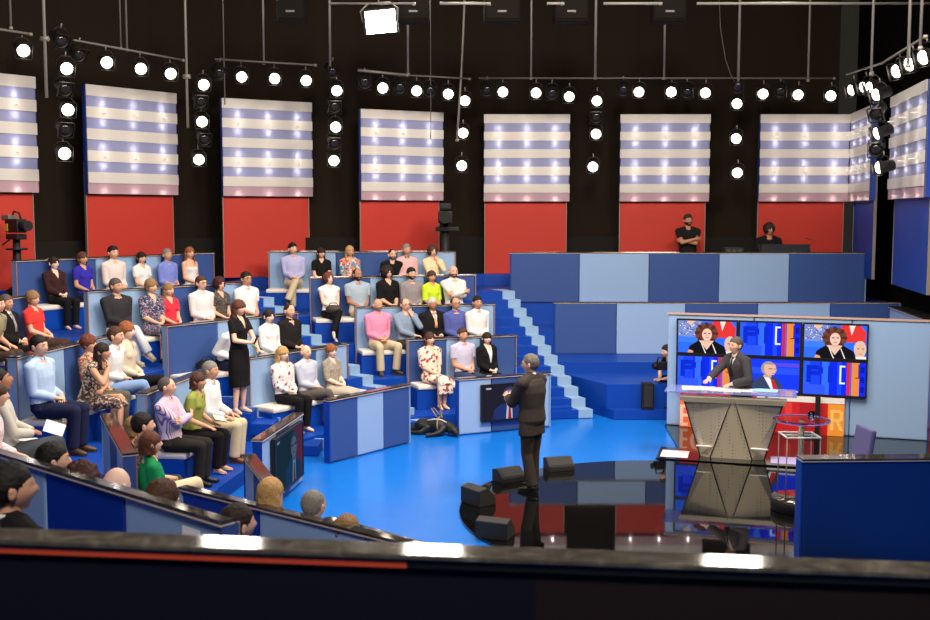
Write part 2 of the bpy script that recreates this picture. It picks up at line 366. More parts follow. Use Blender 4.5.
# ------------------------------------------------------------------ stairs
def stairs(bot, top, wvec, width, n, label, strip=.26, rise=.157):
    b = V((*bot, 0)); t = V((*top, 0)); d = (t-b)/(n-.5); wv = V((*wvec, 0)).normalized()
    o = thing('staircase', label, 'stairs', b, 'blue stairs between the seating blocks')
    for i in range(n):
        p = b+d*i; q = b+d*(i+2.2); z = rise*(i+1)
        A, B, D, E = p+wv*strip, p+wv*width, q+wv*width, q+wv*strip
        MB().hexa([(v.x, v.y, .012) for v in (A, B, D, E)]+[(v.x, v.y, z) for v in (A, B, D, E)]).build('step', CARP, o)
        A, B, D, E = p-d*.05, p-d*.05+wv*strip, q+wv*strip, q
        MB().hexa([(v.x, v.y, .012) for v in (A, B, D, E)]+[(v.x, v.y, z+.004) for v in (A, B, D, E)]).build('edge_strip', STEPL, o)
    return o
stairs((2.27, 19.0), (.97, 22.3), (-1, -.2), 1.2, 13, 'wide flight of blue stairs with pale edge beside the middle block')
stairs((-.63, 18.1), (-3.77, 20.6), (-.62, -.78), .62, 13, 'narrow flight of blue stairs climbing between the two audience blocks')
stairs((-2.2, 16.5), (-3.75, 16.7), (0, -1), .56, 5, 'blue stairs the standing woman in black stands on', strip=.05)

# ------------------------------------------------------------------ wall flats and light panels
def band_profile(): pass
WB = mat('band_cream', (206, 198, 190), .6, bump=.15, bscale=25)
LAV = mat('recess_lavender', (134, 136, 172), .6)
GLOW = mat('downlight_lens', (255, 248, 235), .4, emit=2.5)
EDGE = mat('edge_blue', (30, 64, 160), .5)
PLG = 'cream banded light panels above the coloured flats'
def point(loc, w_, parent, r=.03, col=(1, .93, .82)):
    l = bpy.data.lights.new('downlight_lamp', 'POINT'); l.energy = w_; l.shadow_soft_size = r; l.color = col
    o = bpy.data.objects.new('downlight_lamp', l); C.objects.link(o); o.parent = parent; o.location = V(loc)-parent.location
def light_panel(p0, p1, label, flat_label, flatm, inset=(.03, .06), pw=3.0):
    k = kf((p0[0]+p1[0])/2); p0 = (p0[0]*k, p0[1]*k*1.01); p1 = (p1[0]*k, p1[1]*k*1.01)
    lf = .085*max(0, min(1, (-p0[0]/k-1.5)/3.5)); z0 = H+(3.905+lf-H)*k; z1 = H+(5.865+lf-H)*k; F = frame(p0, p1); L = F.L
    t = thing('light_panel', label, 'wall panel', F(L/2, 0, z0), PLG)
    MB().fbox(F, 0, L, -.03, 0, z0, z1).build('backing', LAV, t)
    h = (z1-z0)/10
    MB().fbox(F, 0, L, .0, .004, z0, z0+h).build('lower_strip', mat('strip_red_bounce', (172, 140, 150), .6), t)  # colour bounce from the red flat below, put into this strip's colour
    for i in (0, 2, 4, 6, 8):
        zt = z1-i*h
        MB().fbox(F, 0, L, .0, .022, zt-h, zt).build('cream_band', WB, t)
    for a in (0, L-.015):
        MB().fbox(F, a, a+.015, -.12, .0, z0, z1).build('side_edge', EDGE, t)
    for a in (L*.17, L*.5, L*.83):
        for i in (2, 6):
            zc = z1-(i+.5)*h
            MB().tube([F(a, .02, zc-.012), F(a, .15, zc-.012)], .008, 8).build('downlight', WHITE, t)
            for dz in (-.88, .88): point(F(a, .065, zc+dz*h), pw*.22, t, .02)
            point(F(a, .17, zc+.02), pw*.12, t, .03)
        zc = z0+h*.2
        point(F(a, .065, zc), pw*.15, t, .02)
    f = thing('wall_flat', flat_label, 'wall flat', F(L/2, 0, 2.262), 'coloured wall flats under the light panels')
    MB().fbox(F, inset[0], L-inset[1], -.16, -.12, 2.265, z0+.6).build('face', flatm, f)
    MB().fbox(F, inset[0]-.014, inset[0], -.17, -.11, 2.265, z0+.6).build('edge_trim', STEEL, f)
    MB().fbox(F, L-inset[1], L-inset[1]+.014, -.17, -.11, 2.265, z0+.6).build('edge_trim', STEEL, f)
PP = [((-8.75, 16.75), (-7.33, 18.5), 'leftmost light panel, cut by the edge', 'leftmost red flat behind the studio camera', REDW),
 ((-6.83, 19.5), (-5.61, 21.04), 'second light panel from the left, over the six people of the top left bench', 'red flat behind the man in the pink shirt of the top left bench', REDW),
 ((-4.9, 21.8), (-3.22, 22.75), 'light panel with a thin rod hanging across its upper corner', 'red flat between the two top audience benches', REDW),
 ((-2.26, 23.4), (-.49, 24.28), 'light panel above the middle audience block', 'red flat behind the middle audience block', REDW),
 ((.43, 24.5), (2.38, 24.5), 'light panel above the wide blue stairs', 'red flat at the head of the wide blue stairs', REDW),
 ((3.52, 24.5), (5.56, 24.5), 'light panel above the standing technician', 'red flat behind the standing technician', REDW),
 ((6.69, 24.5), (8.73, 24.5), 'light panel above the technician at the mixing desk', 'red flat behind the technician at the mixing desk', REDW),
 ((8.74, 24.5), (8.42, 22.4), 'angled light panel turning the corner onto the blue side wall', 'blue flat in the corner beside the last red flat', BLUW),
 ((8.25, 20.96), (7.72, 18.1), 'light panel on the right side wall, seen at a slant', 'blue flat on the right side wall', BLUW)]
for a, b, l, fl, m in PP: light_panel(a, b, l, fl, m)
# ------------------------------------------------------------------ video wall
FV = frame((3.44, 18.24), (7.36, 16.91), (2.2, 10))
t = thing('screen_partition', 'pale blue padded partition carrying the six screens', 'partition wall', FV(2, -.1, 0))
for a0, a1 in ((0, 1.42), (1.42, 2.95), (2.95, 4.13)):
    MB().fbox(FV, a0+.004, a1-.004, -.16, -.02, .03, 1.93, bev=.025).build('padded_panel', LITE, t)
MB().fbox(FV, -.01, 4.15, -.17, 0, 1.93, 1.95).build('cap_rail', mat('cap_copper', (196, 160, 140), .3), t)
rp = thing('red_panel', 'narrow upright red panel at the right edge beside the screens', 'panel', FV(4.2, -.05, 0))
MB().fbox(FV, 4.16, 4.75, -.12, .03, .03, 1.86, bev=.02).build('padding', mat('red_padding', (214, 52, 38), .5), rp)
MB().fbox(FV, 4.16, 4.75, -.13, .04, 1.86, 1.88).build('cap_rail', CAPM, rp)
S = 1.25
def em(c, s=S): return emis('screen_%d_%d_%d' % c, c, s)
def ring(cx, cz, ra, rz, n=18, p0=0, p1=360): return [(cx+ra*math.cos(R(p0+(p1-p0)*k/n)), cz+rz*math.sin(R(p0+(p1-p0)*k/n))) for k in range(n if p1-p0 == 360 else n+1)]
def rect(a, z, a2, z2): return [(a, z), (a2, z), (a2, z2), (a, z2)]
def letter(ch, a, z, w, h, s=None):
    """outline polygons of a block letter in the box a, z, w, h"""
    s = s or w*.26
    if ch == 'P': return [rect(a, z, a+s, z+h), rect(a+s, z+h-s, a+w*.8, z+h), rect(a+s, z+h*.42, a+w*.8, z+h*.42+s), rect(a+w-s, z+h*.42+s*.4, a+w, z+h-s*.4)]
    if ch == 'I': return [rect(a, z, a+s, z+h)]
    if ch == '[': return [rect(a, z, a+s, z+h), rect(a+s, z, a+w, z+s), rect(a+s, z+h-s, a+w, z+h)]
    if ch == 'E': return [rect(a, z, a+s, z+h), rect(a+s, z, a+w, z+s), rect(a+s, z+h/2-s/2, a+w, z+h/2+s/2), rect(a+s, z+h-s, a+w, z+h)]
    if ch == 'C': return [[(a+w/2+w/2*math.cos(R(t_)), z+h/2+h/2*math.sin(R(t_))) for t_ in range(50, 311, 20)]+[(a+w/2+(w/2-s)*math.cos(R(t_)), z+h/2+(h/2-s)*math.sin(R(t_))) for t_ in range(310, 49, -20)]]
    if ch == 'R': return letter('P', a, z, w, h, s)+[[(a+w*.42, z+h*.44), (a+w*.42+s, z+h*.44), (a+w+s*.2, z), (a+w-s*.9, z)]]
    return []
def screen_art(kind, w, h):
    """list of (polygon in 0..w, 0..h, colour)"""
    A = []
    if kind == 'caption':
        A += [(rect(0, 0, w, h), (16, 40, 235))]
        for a, b, c in ((0, .10, (40, 92, 245)), (.1, .27, (28, 66, 240)), (.3, .42, (52, 104, 250)), (.55, .62, (30, 70, 245))): A.append((rect(w*a, 0, w*b, h), c))
        A.append((rect(0, 0, w*.36, h*.3), (48, 84, 240)))
        for q in letter('P', w*.05, h*.36, w*.27, h*.52, w*.075)+letter('I', w*.40, h*.36, w*.1, h*.52, w*.08): A.append((q, (14, 42, 196)))
        for q in letter('[', w*.585, h*.34, w*.09, h*.56, w*.028): A.append((q, (225, 235, 255)))
        A += [(rect(w*.70, 0, w*.755, h), (206, 44, 36)), (rect(w*.78, 0, w*.90, h), (222, 132, 58)), (rect(w*.755, 0, w*.78, h), (60, 90, 240))]
        A += [(rect(w*.885, h*.55, w*.90, h*.95), (60, 36, 30)), (rect(w*.84, h*.53, w*.90, h*.56), (60, 36, 30))]
        for k in range(3): A.append((rect(w*.92, h*(.1+.3*k), w*.98, h*(.28+.3*k)), (14, 28, 150)))
    elif kind == 'woman':
        A += [(rect(0, 0, w, h), (46, 104, 240)), (rect(0, h*.32, w*.52, h*.62), (58, 120, 246))]
        A += [([(0, h*.5), (w*.42, h*.5), (w*.46, h*.72), (w*.4, h), (0, h)], (120, 136, 196))]
        for k in range(46):
            random.seed(k); x = random.uniform(.02, .4); z = random.uniform(.53, .97)
            A.append((ring(w*x, h*z, w*.012, h*.016, 6), ((44, 48, 110), (222, 226, 240))[k % 2]))
        A += [([(w*.14, h), (w*.22, h*.84), (w*.3, h)], (226, 182, 160))]
        A += [([(w*.55, h*.5), (w*.98, h*.48), (w*.99, h*.8), (w*.9, h), (w*.6, h)], (218, 52, 52)), ([(w*.72, h), (w*.76, h*.7), (w*.82, h)], (240, 214, 204))]
        A += [(ring(w*.90, h*.30, w*.10, h*.25), (206, 186, 170)), (ring(w*.90, h*.24, w*.085, h*.22), (222, 176, 150)), (rect(w*.8, 0, w, h*.08), (226, 220, 216))]
        A += [(rect(w*.855, h*.30, w*.885, h*.325), (70, 50, 44)), (rect(w*.93, h*.30, w*.96, h*.325), (70, 50, 44)), (rect(w*.88, h*.15, w*.94, h*.165), (150, 90, 80))]
        A += [(ring(w*.49, h*.62, w*.175, h*.30, 22), (104, 52, 40))]
        for k in range(16): A.append((ring(w*(.49+.16*math.cos(k*.393)), h*(.62+.27*math.sin(k*.393)), w*.045, h*.075, 8), ((80, 44, 38), (108, 66, 54))[k % 2]))
        A += [([(w*.17, 0), (w*.2, h*.2), (w*.36, h*.4), (w*.62, h*.4), (w*.8, h*.22), (w*.84, 0)], (22, 20, 26)), ([(w*.36, h*.39), (w*.50, h*.1), (w*.62, h*.39)], (226, 186, 164))]
        A += [(rect(w*.45, h*.34, w*.55, h*.5), (214, 170, 148)), (ring(w*.5, h*.58, w*.085, h*.19, 20), (230, 190, 170))]
        A += [(rect(w*.445, h*.60, w*.485, h*.63), (66, 44, 40)), (rect(w*.52, h*.60, w*.56, h*.63), (66, 44, 40)), (rect(w*.475, h*.475, w*.53, h*.495), (176, 84, 84)), (rect(w*.49, h*.53, w*.51, h*.58), (206, 160, 140))]
        A += [([(w*.40, h*.3), (w*.415, h*.3), (w*.49, 0), (w*.47, 0)], (225, 222, 214)), ([(w*.585, h*.3), (w*.6, h*.3), (w*.67, 0), (w*.65, 0)], (225, 222, 214)), ([(w*.17, 0), (w*.19, h*.1), (w*.26, h*.06), (w*.27, 0)], (214, 160, 130))]
    elif kind == 'man':
        A += [(rect(0, 0, w, h), (24, 56, 238)), (rect(0, h*.55, w, h*.75), (40, 78, 245)), (rect(w*.5, h*.78, w, h*.9), (84, 70, 214))]
        A += [([(w*.2, 0), (w*.22, h*.26), (w*.36, h*.5), (w*.62, h*.46), (w*.72, h*.2), (w*.72, 0)], (52, 66, 96)), ([(w*.40, h*.5), (w*.52, h*.42), (w*.66, h*.0), (w*.56, 0)], (226, 230, 240)), ([(w*.53, h*.38), (w*.59, h*.36), (w*.67, h*.02), (w*.58, h*.02)], (196, 34, 44))]
        A += [(rect(w*.42, h*.44, w*.54, h*.58), (206, 152, 130)), (ring(w*.49, h*.72, w*.125, h*.22), (150, 144, 140)), ([(w*.42, h*.84), (w*.60, h*.84), (w*.625, h*.68), (w*.585, h*.53), (w*.48, h*.5), (w*.42, h*.62)], (224, 172, 150))]
        A += [(rect(w*.49, h*.70, w*.56, h*.72), (40, 34, 40)), (rect(w*.58, h*.70, w*.62, h*.72), (40, 34, 40)), (rect(w*.55, h*.565, w*.6, h*.58), (160, 90, 84)), (rect(w*.7, h*.02, w*.98, h*.06), (200, 214, 250))]
    elif kind == 'suit':
        A += [(rect(0, 0, w, h), (44, 42, 56)), ([(w*.74, h*.3), (w*.98, 0), (w, 0), (w, h), (w*.66, h)], (190, 36, 62)), (rect(w*.06, h*.9, w*.16, h*.95), (214, 216, 230))]
        A += [([(w*.34, 0), (w*.37, h*.3), (w*.52, h*.46), (w*.8, h*.42), (w*.95, h*.2), (w*.95, 0)], (44, 62, 128)), ([(w*.62, h*.44), (w*.72, h*.44), (w*.73, 0), (w*.6, 0)], (216, 222, 238)), ([(w*.655, h*.34), (w*.69, h*.34), (w*.71, 0), (w*.64, 0)], (186, 36, 56))]
        A += [(rect(w*.6, h*.4, w*.74, h*.55), (150, 126, 168)), (ring(w*.67, h*.72, w*.125, h*.235), (66, 76, 122)), (ring(w*.665, h*.66, w*.105, h*.2), (178, 150, 184))]
        A += [(rect(w*.575, h*.68, w*.65, h*.72), (60, 52, 88)), (rect(w*.685, h*.68, w*.76, h*.72), (60, 52, 88)), (rect(w*.62, h*.545, w*.71, h*.56), (120, 78, 110))]
    return A
def television(F, a, b, z, w, h, kind, label, group='screens', dim=1.0, name='television'):
    t = thing(name, label, 'screen', F(a+w/2, b, z), group)
    MB().fbox(F, a, a+w, b, b+.05, z, z+h, bev=.006).build('casing', BLACK, t)
    m = MB(); e = .028
    m.fbox(F, a, a+w, b+.05, b+.062, z, z+e).fbox(F, a, a+w, b+.05, b+.062, z+h-e, z+h).fbox(F, a, a+e, b+.05, b+.062, z+e, z+h-e).fbox(F, a+w-e, a+w, b+.05, b+.062, z+e, z+h-e)
    m.build('bezel', BLACK, t)
    pm = MB(); mats = []; idx = {}
    for i, (poly, c) in enumerate(screen_art(kind, w-2*e, h-2*e)):
        if dim < .5: c = (int(c[0]*.45+12), int(c[1]*.5+34), int(c[2]*.5+46))
        mm = em(c, S*dim) if dim == 1 else emis('dim_%d_%d_%d' % c, c, S*dim)
        if mm.name not in idx: idx[mm.name] = len(mats); mats.append(mm)
        flip = getattr(F, 'flip', False)
        if kind == 'suit' and dim > .5 and i > 2: poly = [(x-.14*w, zz) for x, zz in poly]
        q = [((w-2*e-x if flip else x)+a+e, zz+z+e) for x, zz in poly]
        pm.plate(F, q, b+.0505+i*.00006, .00003, idx[mm.name])
    pm.build('screen_picture', mats, t)
    return t
tw, th = 1.01, .595; a0 = .16; zt = .672
kinds = [('caption', 'lower left screen of the six, captioned in blue behind the moderator'), ('man', 'lower middle screen showing a man in glasses and a red tie'), ('caption', 'lower right screen of the six, with an orange bar'),
         ('woman', 'upper left screen showing the curly-haired woman'), ('caption', 'upper middle screen of the six, with white bracket'), ('woman', 'upper right screen showing the curly-haired woman')]
for i, (k, l) in enumerate(kinds):
    television(FV, a0+(i % 3)*(tw+.006), .0, zt+(i//3)*(th+.006), tw, th, k, l, 'six screens of the video wall')
# printed board under the screens
bd = thing('caption_board', 'red and orange printed board with pale letters under the screens', 'sign board', FV(1.5, .06, .03))
BR = mat('board_red', (205, 30, 34), .45); BO = mat('board_orange', (242, 108, 58), .45); BY = mat('board_amber', (244, 156, 50), .45); BP = mat('board_pale', (250, 196, 170), .45); BD = mat('board_deep_red', (176, 20, 34), .45)
m = MB().fbox(FV, .24, 2.87, .05, .07, .03, .655)
m.build('board', BR, bd)
BL = mat('board_light_red', (224, 60, 56), .45)
for q, mm in ((rect(.24, .03, .62, .48), BO), (rect(2.62, .03, 2.87, .55), BY), (rect(1.5, .56, 2.87, .655), WHITE), (rect(2.18, .03, 2.40, .55), BD), (rect(1.95, .2, 2.06, .55), BL), (rect(.62, .03, .9, .3), BL)):
    MB().plate(FV, q, .0705, .002).build('colour_block', mm, bd)
for chx, a_, z_, w_, h_, s_, mm in (('E', .245, .05, .13, .36, .052, BP), ('C', .42, .05, .3, .4, .06, BP), ('R', 2.66, .12, .19, .34, .05, mat('board_cream', (250, 198, 110), .45))):
    m = MB()
    for q in letter(chx, a_, z_, w_, h_, s_): m.plate(FV, q, .0732, .002)
    m.build('letter', mm, bd)
st = thing('monitor_stand', 'black upright stand with foot in front of the red board', 'stand', FV(2.46, .14, .03))
MB().fbox(FV, 2.42, 2.50, .1, .16, .06, .68).build('post', BLACKM, st)
MB().fbox(FV, 2.22, 2.52, .08, .36, .03, .07, bev=.01).build('foot', BLACKM, st)
# screens on the low walls
television(F4, .38, .012, .20, 1.0, .62, 'suit', 'screen on the low wall behind the host, showing a man with a tie', dim=.55)
television(F2, .30, .012, .14, 1.25, .74, 'suit', 'screen hung on the left low wall, seen at a slant', dim=.49)

# ------------------------------------------------------------------ lectern
FL_ = frame((3.22, 15.82), (4.62, 15.42), (2.2, 8))
lc = thing('lectern', 'perforated metal lectern tapering to a narrow foot, glass top', 'lectern', FL_(.73, 0, .03))
perf = mat('perforated_metal', (168, 156, 132), .42, metal=.6)
nt = perf.node_tree; tc = nt.nodes.new('ShaderNodeTexCoord'); vo = nt.nodes.new('ShaderNodeTexVoronoi'); vo.inputs['Scale'].default_value = 20; vo.inputs['Randomness'].default_value = 0
rp_ = nt.nodes.new('ShaderNodeValToRGB'); rp_.color_ramp.elements[0].position = .12; rp_.color_ramp.elements[0].color = (.16, .13, .10, 1); rp_.color_ramp.elements[1].position = .22; rp_.color_ramp.elements[1].color = (.66, .57, .42, 1)
nt.links.new(tc.outputs['Object'], vo.inputs['Vector']); nt.links.new(vo.outputs['Distance'], rp_.inputs['Fac']); nt.links.new(rp_.outputs['Color'], nt.nodes['Principled BSDF'].inputs['Base Color'])
zt_, zb_ = .97, .05
def slab(poly, b0, b1, nm, mm, par, th=.012):
    """poly of (a, b, z) points thickened backwards"""
    MB().hexa([FL_(a, b, z) for a, b, z in poly[:4]]+[FL_(a, b-th, z) for a, b, z in poly[:4]]).build(nm, mm, par)
slab([(.0, 0, zt_), (.70, .10, zt_-.06), (.42, .04, zb_), (.27, -.05, zb_)], 0, 0, 'metal_panel', perf, lc)
slab([(.70, .10, zt_-.06), (.76, .10, zt_-.06), (1.02, .04, zb_), (.42, .04, zb_)], 0, 0, 'metal_panel', perf, lc)
slab([(.76, .10, zt_-.06), (1.46, 0, zt_), (1.19, -.05, zb_), (1.02, .04, zb_)], 0, 0, 'metal_panel', perf, lc)
MB().hexa([FL_(*p) for p in ((.0, .004, zt_-.07), (1.46, .004, zt_-.07), (1.46, .115, zt_-.09), (0, .115, zt_-.09), (-.02, .004, zt_+.0), (1.48, .004, zt_+.0), (1.48, .115, zt_-.02), (-.02, .115, zt_-.02))]).build('top_band', mat('lectern_band', (176, 166, 144), .35, metal=.6), lc)
for p, q in (((.0, .01, zt_), (.27, -.04, zb_)), ((.70, .11, zt_-.06), (.42, .05, zb_)), ((.76, .11, zt_-.06), (1.02, .05, zb_)), ((1.46, .01, zt_), (1.19, -.04, zb_))):
    MB().tube([FL_(*p), FL_(*q)], .009, 8).build('edge_rod', BLACK, lc)
for a0_, a1_ in ((.22, .44), (1.0, 1.24)): MB().tube([FL_(a0_, .06, .22), FL_(a1_, .06, .22)], .012, 8).build('cross_bar', WHITE, lc)
MB().fbox(FL_, -.35, 1.85, -.52, .28, .028, .048, bev=.006).build('base_plate', mat('base_black', (18, 18, 20), .08, spec=.7), lc)
MB().fbox(FL_, -.30, .1, -.3, .16, .0485, .052).build('base_corner', WHITE, lc)
MB().fbox(FL_, 1.28, 1.74, -.3, .16, .0485, .052).build('base_corner', mat('base_lilac', (176, 172, 214), .3), lc)
MB().fbox(FL_, -.26, 1.62, -.56, .08, 1.0, 1.018, bev=.004).build('glass_top', mat('glass_violet', (188, 196, 246), .05, trans=.75, ior=1.3), lc)
for a in (.25, 1.2): MB().tube([FL_(a, -.1, .9), FL_(a, -.1, 1.0)], .02, 10).build('glass_support', STEEL, lc)
def sheet(F, a, b, z, w, d, rot, m, label, name='paper_sheet', cat='paper', group=None, th=.004):
    c = F(a, b, z); q = math.atan2(F.u.y, F.u.x)+rot
    o = thing(name, label, cat, c, group)
    MB().box(c+V((0, 0, th/2)), (w, d, th), M.Rotation(q, 3, 'Z')).build('leaf', m, o); return o
sheet(FL_, .22, -.3, 1.019, .5, .3, .1, PAPER, 'open white papers under the moderator on the lectern glass', 'papers', th=.008)
sheet(FL_, .62, -.26, 1.019, .44, .3, -.06, PAPER, 'white sheet at the middle of the lectern glass')
sheet(FL_, 1.02, -.3, 1.019, .36, .28, .05, PAPER, 'white sheet under the pale blue folder on the lectern')
sheet(FL_, 1.18, -.28, 1.025, .36, .26, -.1, mat('folder_blue', (150, 190, 226), .6), 'pale blue folder on the right end of the lectern glass', 'folder', 'folder', th=.01)
# ------------------------------------------------------------------ glass bar table, stool frame, tumbler
tx, ty = 4.09, 12.95
tb = thing('bar_table', 'tall round glass table on a steel stem and thick black drum base', 'table', (tx, ty, .03))
MB().lathe([(.30, 1.12), (.335, 1.125), (.34, 1.135), (.335, 1.148), (.30, 1.15)], (tx, ty, 0), 40).build('glass_top', mat('glass_table', (240, 246, 248), .03, trans=1.0, ior=1.1), tb)
MB().tube([(tx, ty, .18), (tx, ty, 1.12)], .035, 16).build('stem', STEEL, tb)
MB().lathe([(.0, .031), (.33, .031), (.34, .05), (.34, .16), (.33, .17), (0, .17)], (tx, ty, 0), 40).build('drum', BLACK, tb)
MB().lathe([(.0, .171), (.335, .171), (.335, .182), (0, .182)], (tx, ty, 0), 40).build('drum_top', CAPM, tb)
sf = thing('wire_stool', 'white wire cube frame standing round the glass table stem', 'stool', (tx-.05, ty+.02, .182))
for sx in (-1, 1):
    for sy in (-1, 1):
        MB().tube([(tx-.02+sx*.2, ty+sy*.17, .184), (tx-.02+sx*.2, ty+sy*.17, .95)], .008, 8).build('leg', STEEL, sf)
m = MB()
for sx in (-1, 1): m.tube([(tx-.02+sx*.2, ty-.18, .95), (tx-.02+sx*.2, ty+.18, .95)], .012, 8)
for sy in (-1, 0, 1): m.tube([(tx-.22, ty+sy*.17, .95), (tx+.18, ty+sy*.17, .95)], .012, 8)
m.build('top_frame', WHITE, sf)
gl = thing('tumbler', 'water tumbler standing on the round glass table', 'glass', (tx+.1, ty-.05, 1.15))
MB().lathe([(.0, 1.151), (.034, 1.151), (.04, 1.25), (.037, 1.25), (.032, 1.165), (0, 1.163)], (tx+.1, ty-.05, 0), 20).build('glass_wall', GLASS, gl)
MB().lathe([(.0, 1.166), (.031, 1.166), (.034, 1.215), (0, 1.215)], (tx+.1, ty-.05, 0), 20).build('water', mat('water', (235, 245, 250), .02, trans=1, ior=1.33), gl)
ch = thing('chair', 'grey-violet chair back showing above the deep blue wall', 'chair', (4.86, 13.2, .03))
cm = mat('chair_violet', (92, 88, 136), .7)
q = M.Rotation(.2, 3, 'Y') @ M.Rotation(.5, 3, 'Z')
MB().box((4.94, 13.2, .74), (.07, .42, .52), M.Rotation(.14, 3, 'Y') @ M.Rotation(.12, 3, 'Z'), bev=.025).build('backrest', cm, ch)
MB().box((4.66, 13.18, .44), (.5, .46, .08), M.Rotation(.12, 3, 'Z'), bev=.03).build('seat', cm, ch)
for sx in (-.2, .2):
    for sy in (-.2, .2): MB().tube([(4.66+sx, 13.18+sy, .03), (4.66+sx*.9, 13.18+sy*.9, .42)], .014, 8).build('leg', STEEL, ch)
# ------------------------------------------------------------------ wedge loudspeakers on the stage edge
def wedge(x, y, rz, label, hs=.62):
    t = thing('stage_monitor', label, 'loudspeaker', (x, y, .03), 'black wedge loudspeakers round the black stage', rz=rz); t.scale = (.70, .70, hs*.95)
    prof = [(-.2, .0), (.18, 0), (.18, .12), (-.02, .30), (-.2, .26)]
    b = bmesh.new(); n = len(prof)
    l = [b.verts.new((-.27, y_, z_)) for y_, z_ in prof]; r_ = [b.verts.new((.27, y_, z_)) for y_, z_ in prof]
    b.faces.new(l); b.faces.new(r_[::-1])
    for i in range(n): b.faces.new((l[i], r_[i], r_[(i+1) % n], l[(i+1) % n]))
    bmesh.ops.bevel(b, geom=b.edges[:], offset=.008, segments=2, affect='EDGES')
    MB().merge(b).build('cabinet', mat('wedge_carpet', (40, 37, 33), .7), t, local=True)
    # grille on the sloping face
    p = V((0, .08, .21)); nrm = V((0, .18, .20)).normalized(); rot = nrm.to_track_quat('Z', 'X').to_matrix()
    MB().box(p+nrm*.006, (.22, .48, .012), rot, bev=.004).build('grille', mat('grille_wedge', (34, 32, 29), .7, bump=.4, bscale=120), t, local=True)
    MB().tube([(-.275, -.05, .14), (-.283, -.05, .14)], .03, 12).build('socket', STEEL, t, local=True)
    return t
wedge(.17, 13.24, R(-52), 'black wedge loudspeaker at the left rim of the black stage', .8)
wedge(.34, 11.85, R(-22), 'black wedge loudspeaker nearest the camera', .78)
wedge(.60, 14.38, R(212), "black wedge loudspeaker behind the host's legs")
wedge(1.33, 15.02, R(196), 'black wedge loudspeaker on the far rim, right of the host')
# ------------------------------------------------------------------ small things by the stage
bx = thing('speaker_box', 'upright black box in front of the crouching camera operator', 'box', (3.24, 18.98, .172))
MB().box((3.24, 18.98, .172+.23), (.2, .24, .46), bev=.01).build('cabinet', BLACKM, bx)
MB().box((3.24, 18.855, .172+.24), (.16, .012, .38), bev=.004).build('grille', mat('grille_grey', (40, 38, 36), .6), bx)
hb = thing('handbag', 'black handbag on the cream cushion beside the man bending forward', 'bag', (-4.12, 17.06, 1.131))
b = bmesh.new(); bmesh.ops.create_icosphere(b, subdivisions=3, radius=1)
for v in b.verts: v.co = V((v.co.x*.17, v.co.y*.11, max(0, .08+v.co.z*.1)))*(1+.12*mnoise.noise(v.co*3))
for f in b.faces: f.smooth = True
MB().merge(b, 0, M.Translation((-4.12, 17.06, 1.133))).build('body', mat('bag_black', (14, 13, 14), .6), hb)
MB().tube([(-4.2, 17.0, 1.29), (-4.16, 17.03, 1.36), (-4.06, 17.1, 1.36), (-4.02, 17.14, 1.29)], .008, 8).build('strap', BLACK, hb)

# ------------------------------------------------------------------ balcony ledge nearest the camera
bl = thing('balcony_ledge', 'long glossy-topped balcony ledge across the bottom of the view', 'ledge', (0, 3.3, 0))
LED = pattern('ledge_painted_reflection', 'marble', [(.3, (96, 90, 84)), (.55, (126, 118, 108)), (.75, (170, 160, 148))], 6, .08)  # veining in the colour stands in for the reflected ceiling grid
LED.node_tree.nodes['Principled BSDF'].inputs['Metallic'].default_value = .6
FB = frame((-2.6, 3.42), (2.6, 3.16), (0, 0))
def fb(a, b, z): return V((a-2.6, 3.30-b, z+.008-(a-2.6)*.038))
MB().hexa([fb(a, b, z) for z in (2.565, 2.58) for a, b in ((0, -.06), (5.2, -.06), (5.2, .065), (0, .065))], bev=.003).build('glossy_cap', LED, bl)
MB().hexa([fb(a, b, z) for z in (2.535, 2.565) for a, b in ((0, -.05), (2.42, -.05), (2.42, .055), (0, .055))]).build('edge_strip', mat('ledge_red', (190, 66, 40), .5), bl)
MB().hexa([fb(a, b, z) for z in (2.535, 2.565) for a, b in ((2.42, -.05), (5.2, -.05), (5.2, .055), (2.42, .055))]).build('edge_strip', BLACK, bl)
MB().hexa([fb(a, b, z) for z in (.4, 2.535) for a, b in ((0, -.04), (2.82, -.04), (2.82, .04), (0, .04))]).build('front_panel', mat('ledge_navy', (9, 9, 26), .7, spec=.2), bl)
MB().hexa([fb(a, b, z) for z in (.4, 2.535) for a, b in ((2.82, -.04), (5.2, -.04), (5.2, .04), (2.82, .04))]).build('front_panel', mat('ledge_brown', (26, 16, 17), .7, spec=.2), bl)

# ------------------------------------------------------------------ lamps, pipes and poles of the lighting rig
LAMP = emis('lamp_glow', (255, 243, 220), 16)
DEAD = mat('lamp_lens_dark', (40, 35, 31), .15, spec=.7)
def make_spot(lit):
    t = thing('stage_lamp', 'lamp', 'stage lamp')
    hs = MB().lathe([(.06, -.32), (.095, -.30), (.10, -.12), (.115, -.08), (.125, 0), (.117, .0), (.11, -.03), (.0, -.03)], seg=24).build('housing', mat('lamp_housing', (24, 21, 19), .6), t, local=True)
    MB().lathe([(0, -.028), (.102, -.028), (.094, -.012), (.06, .002), (0, .008)], seg=24).build('lens', LAMP if lit else DEAD, hs, local=True)
    MB().tube([(.13, 0, -.16), (.135, .12, -.16), (.07, .19, -.16), (-.07, .19, -.16), (-.135, .12, -.16), (-.13, 0, -.16)], .010, 8).build('yoke', BLACK, t, local=True)
    MB().tube([(0, .19, -.16), (0, .27, -.16)], .013, 8).build('clamp', STEEL, t, local=True)
    fr = MB()
    for s in (-1, 1): fr.box((s*.135, 0, .01), (.006, .25, .05)).box((0, s*.135, .01), (.25, .006, .05))
    fr.build('filter_frame', mat('lamp_housing', (44, 40, 37), .5), hs, local=True)
    return t
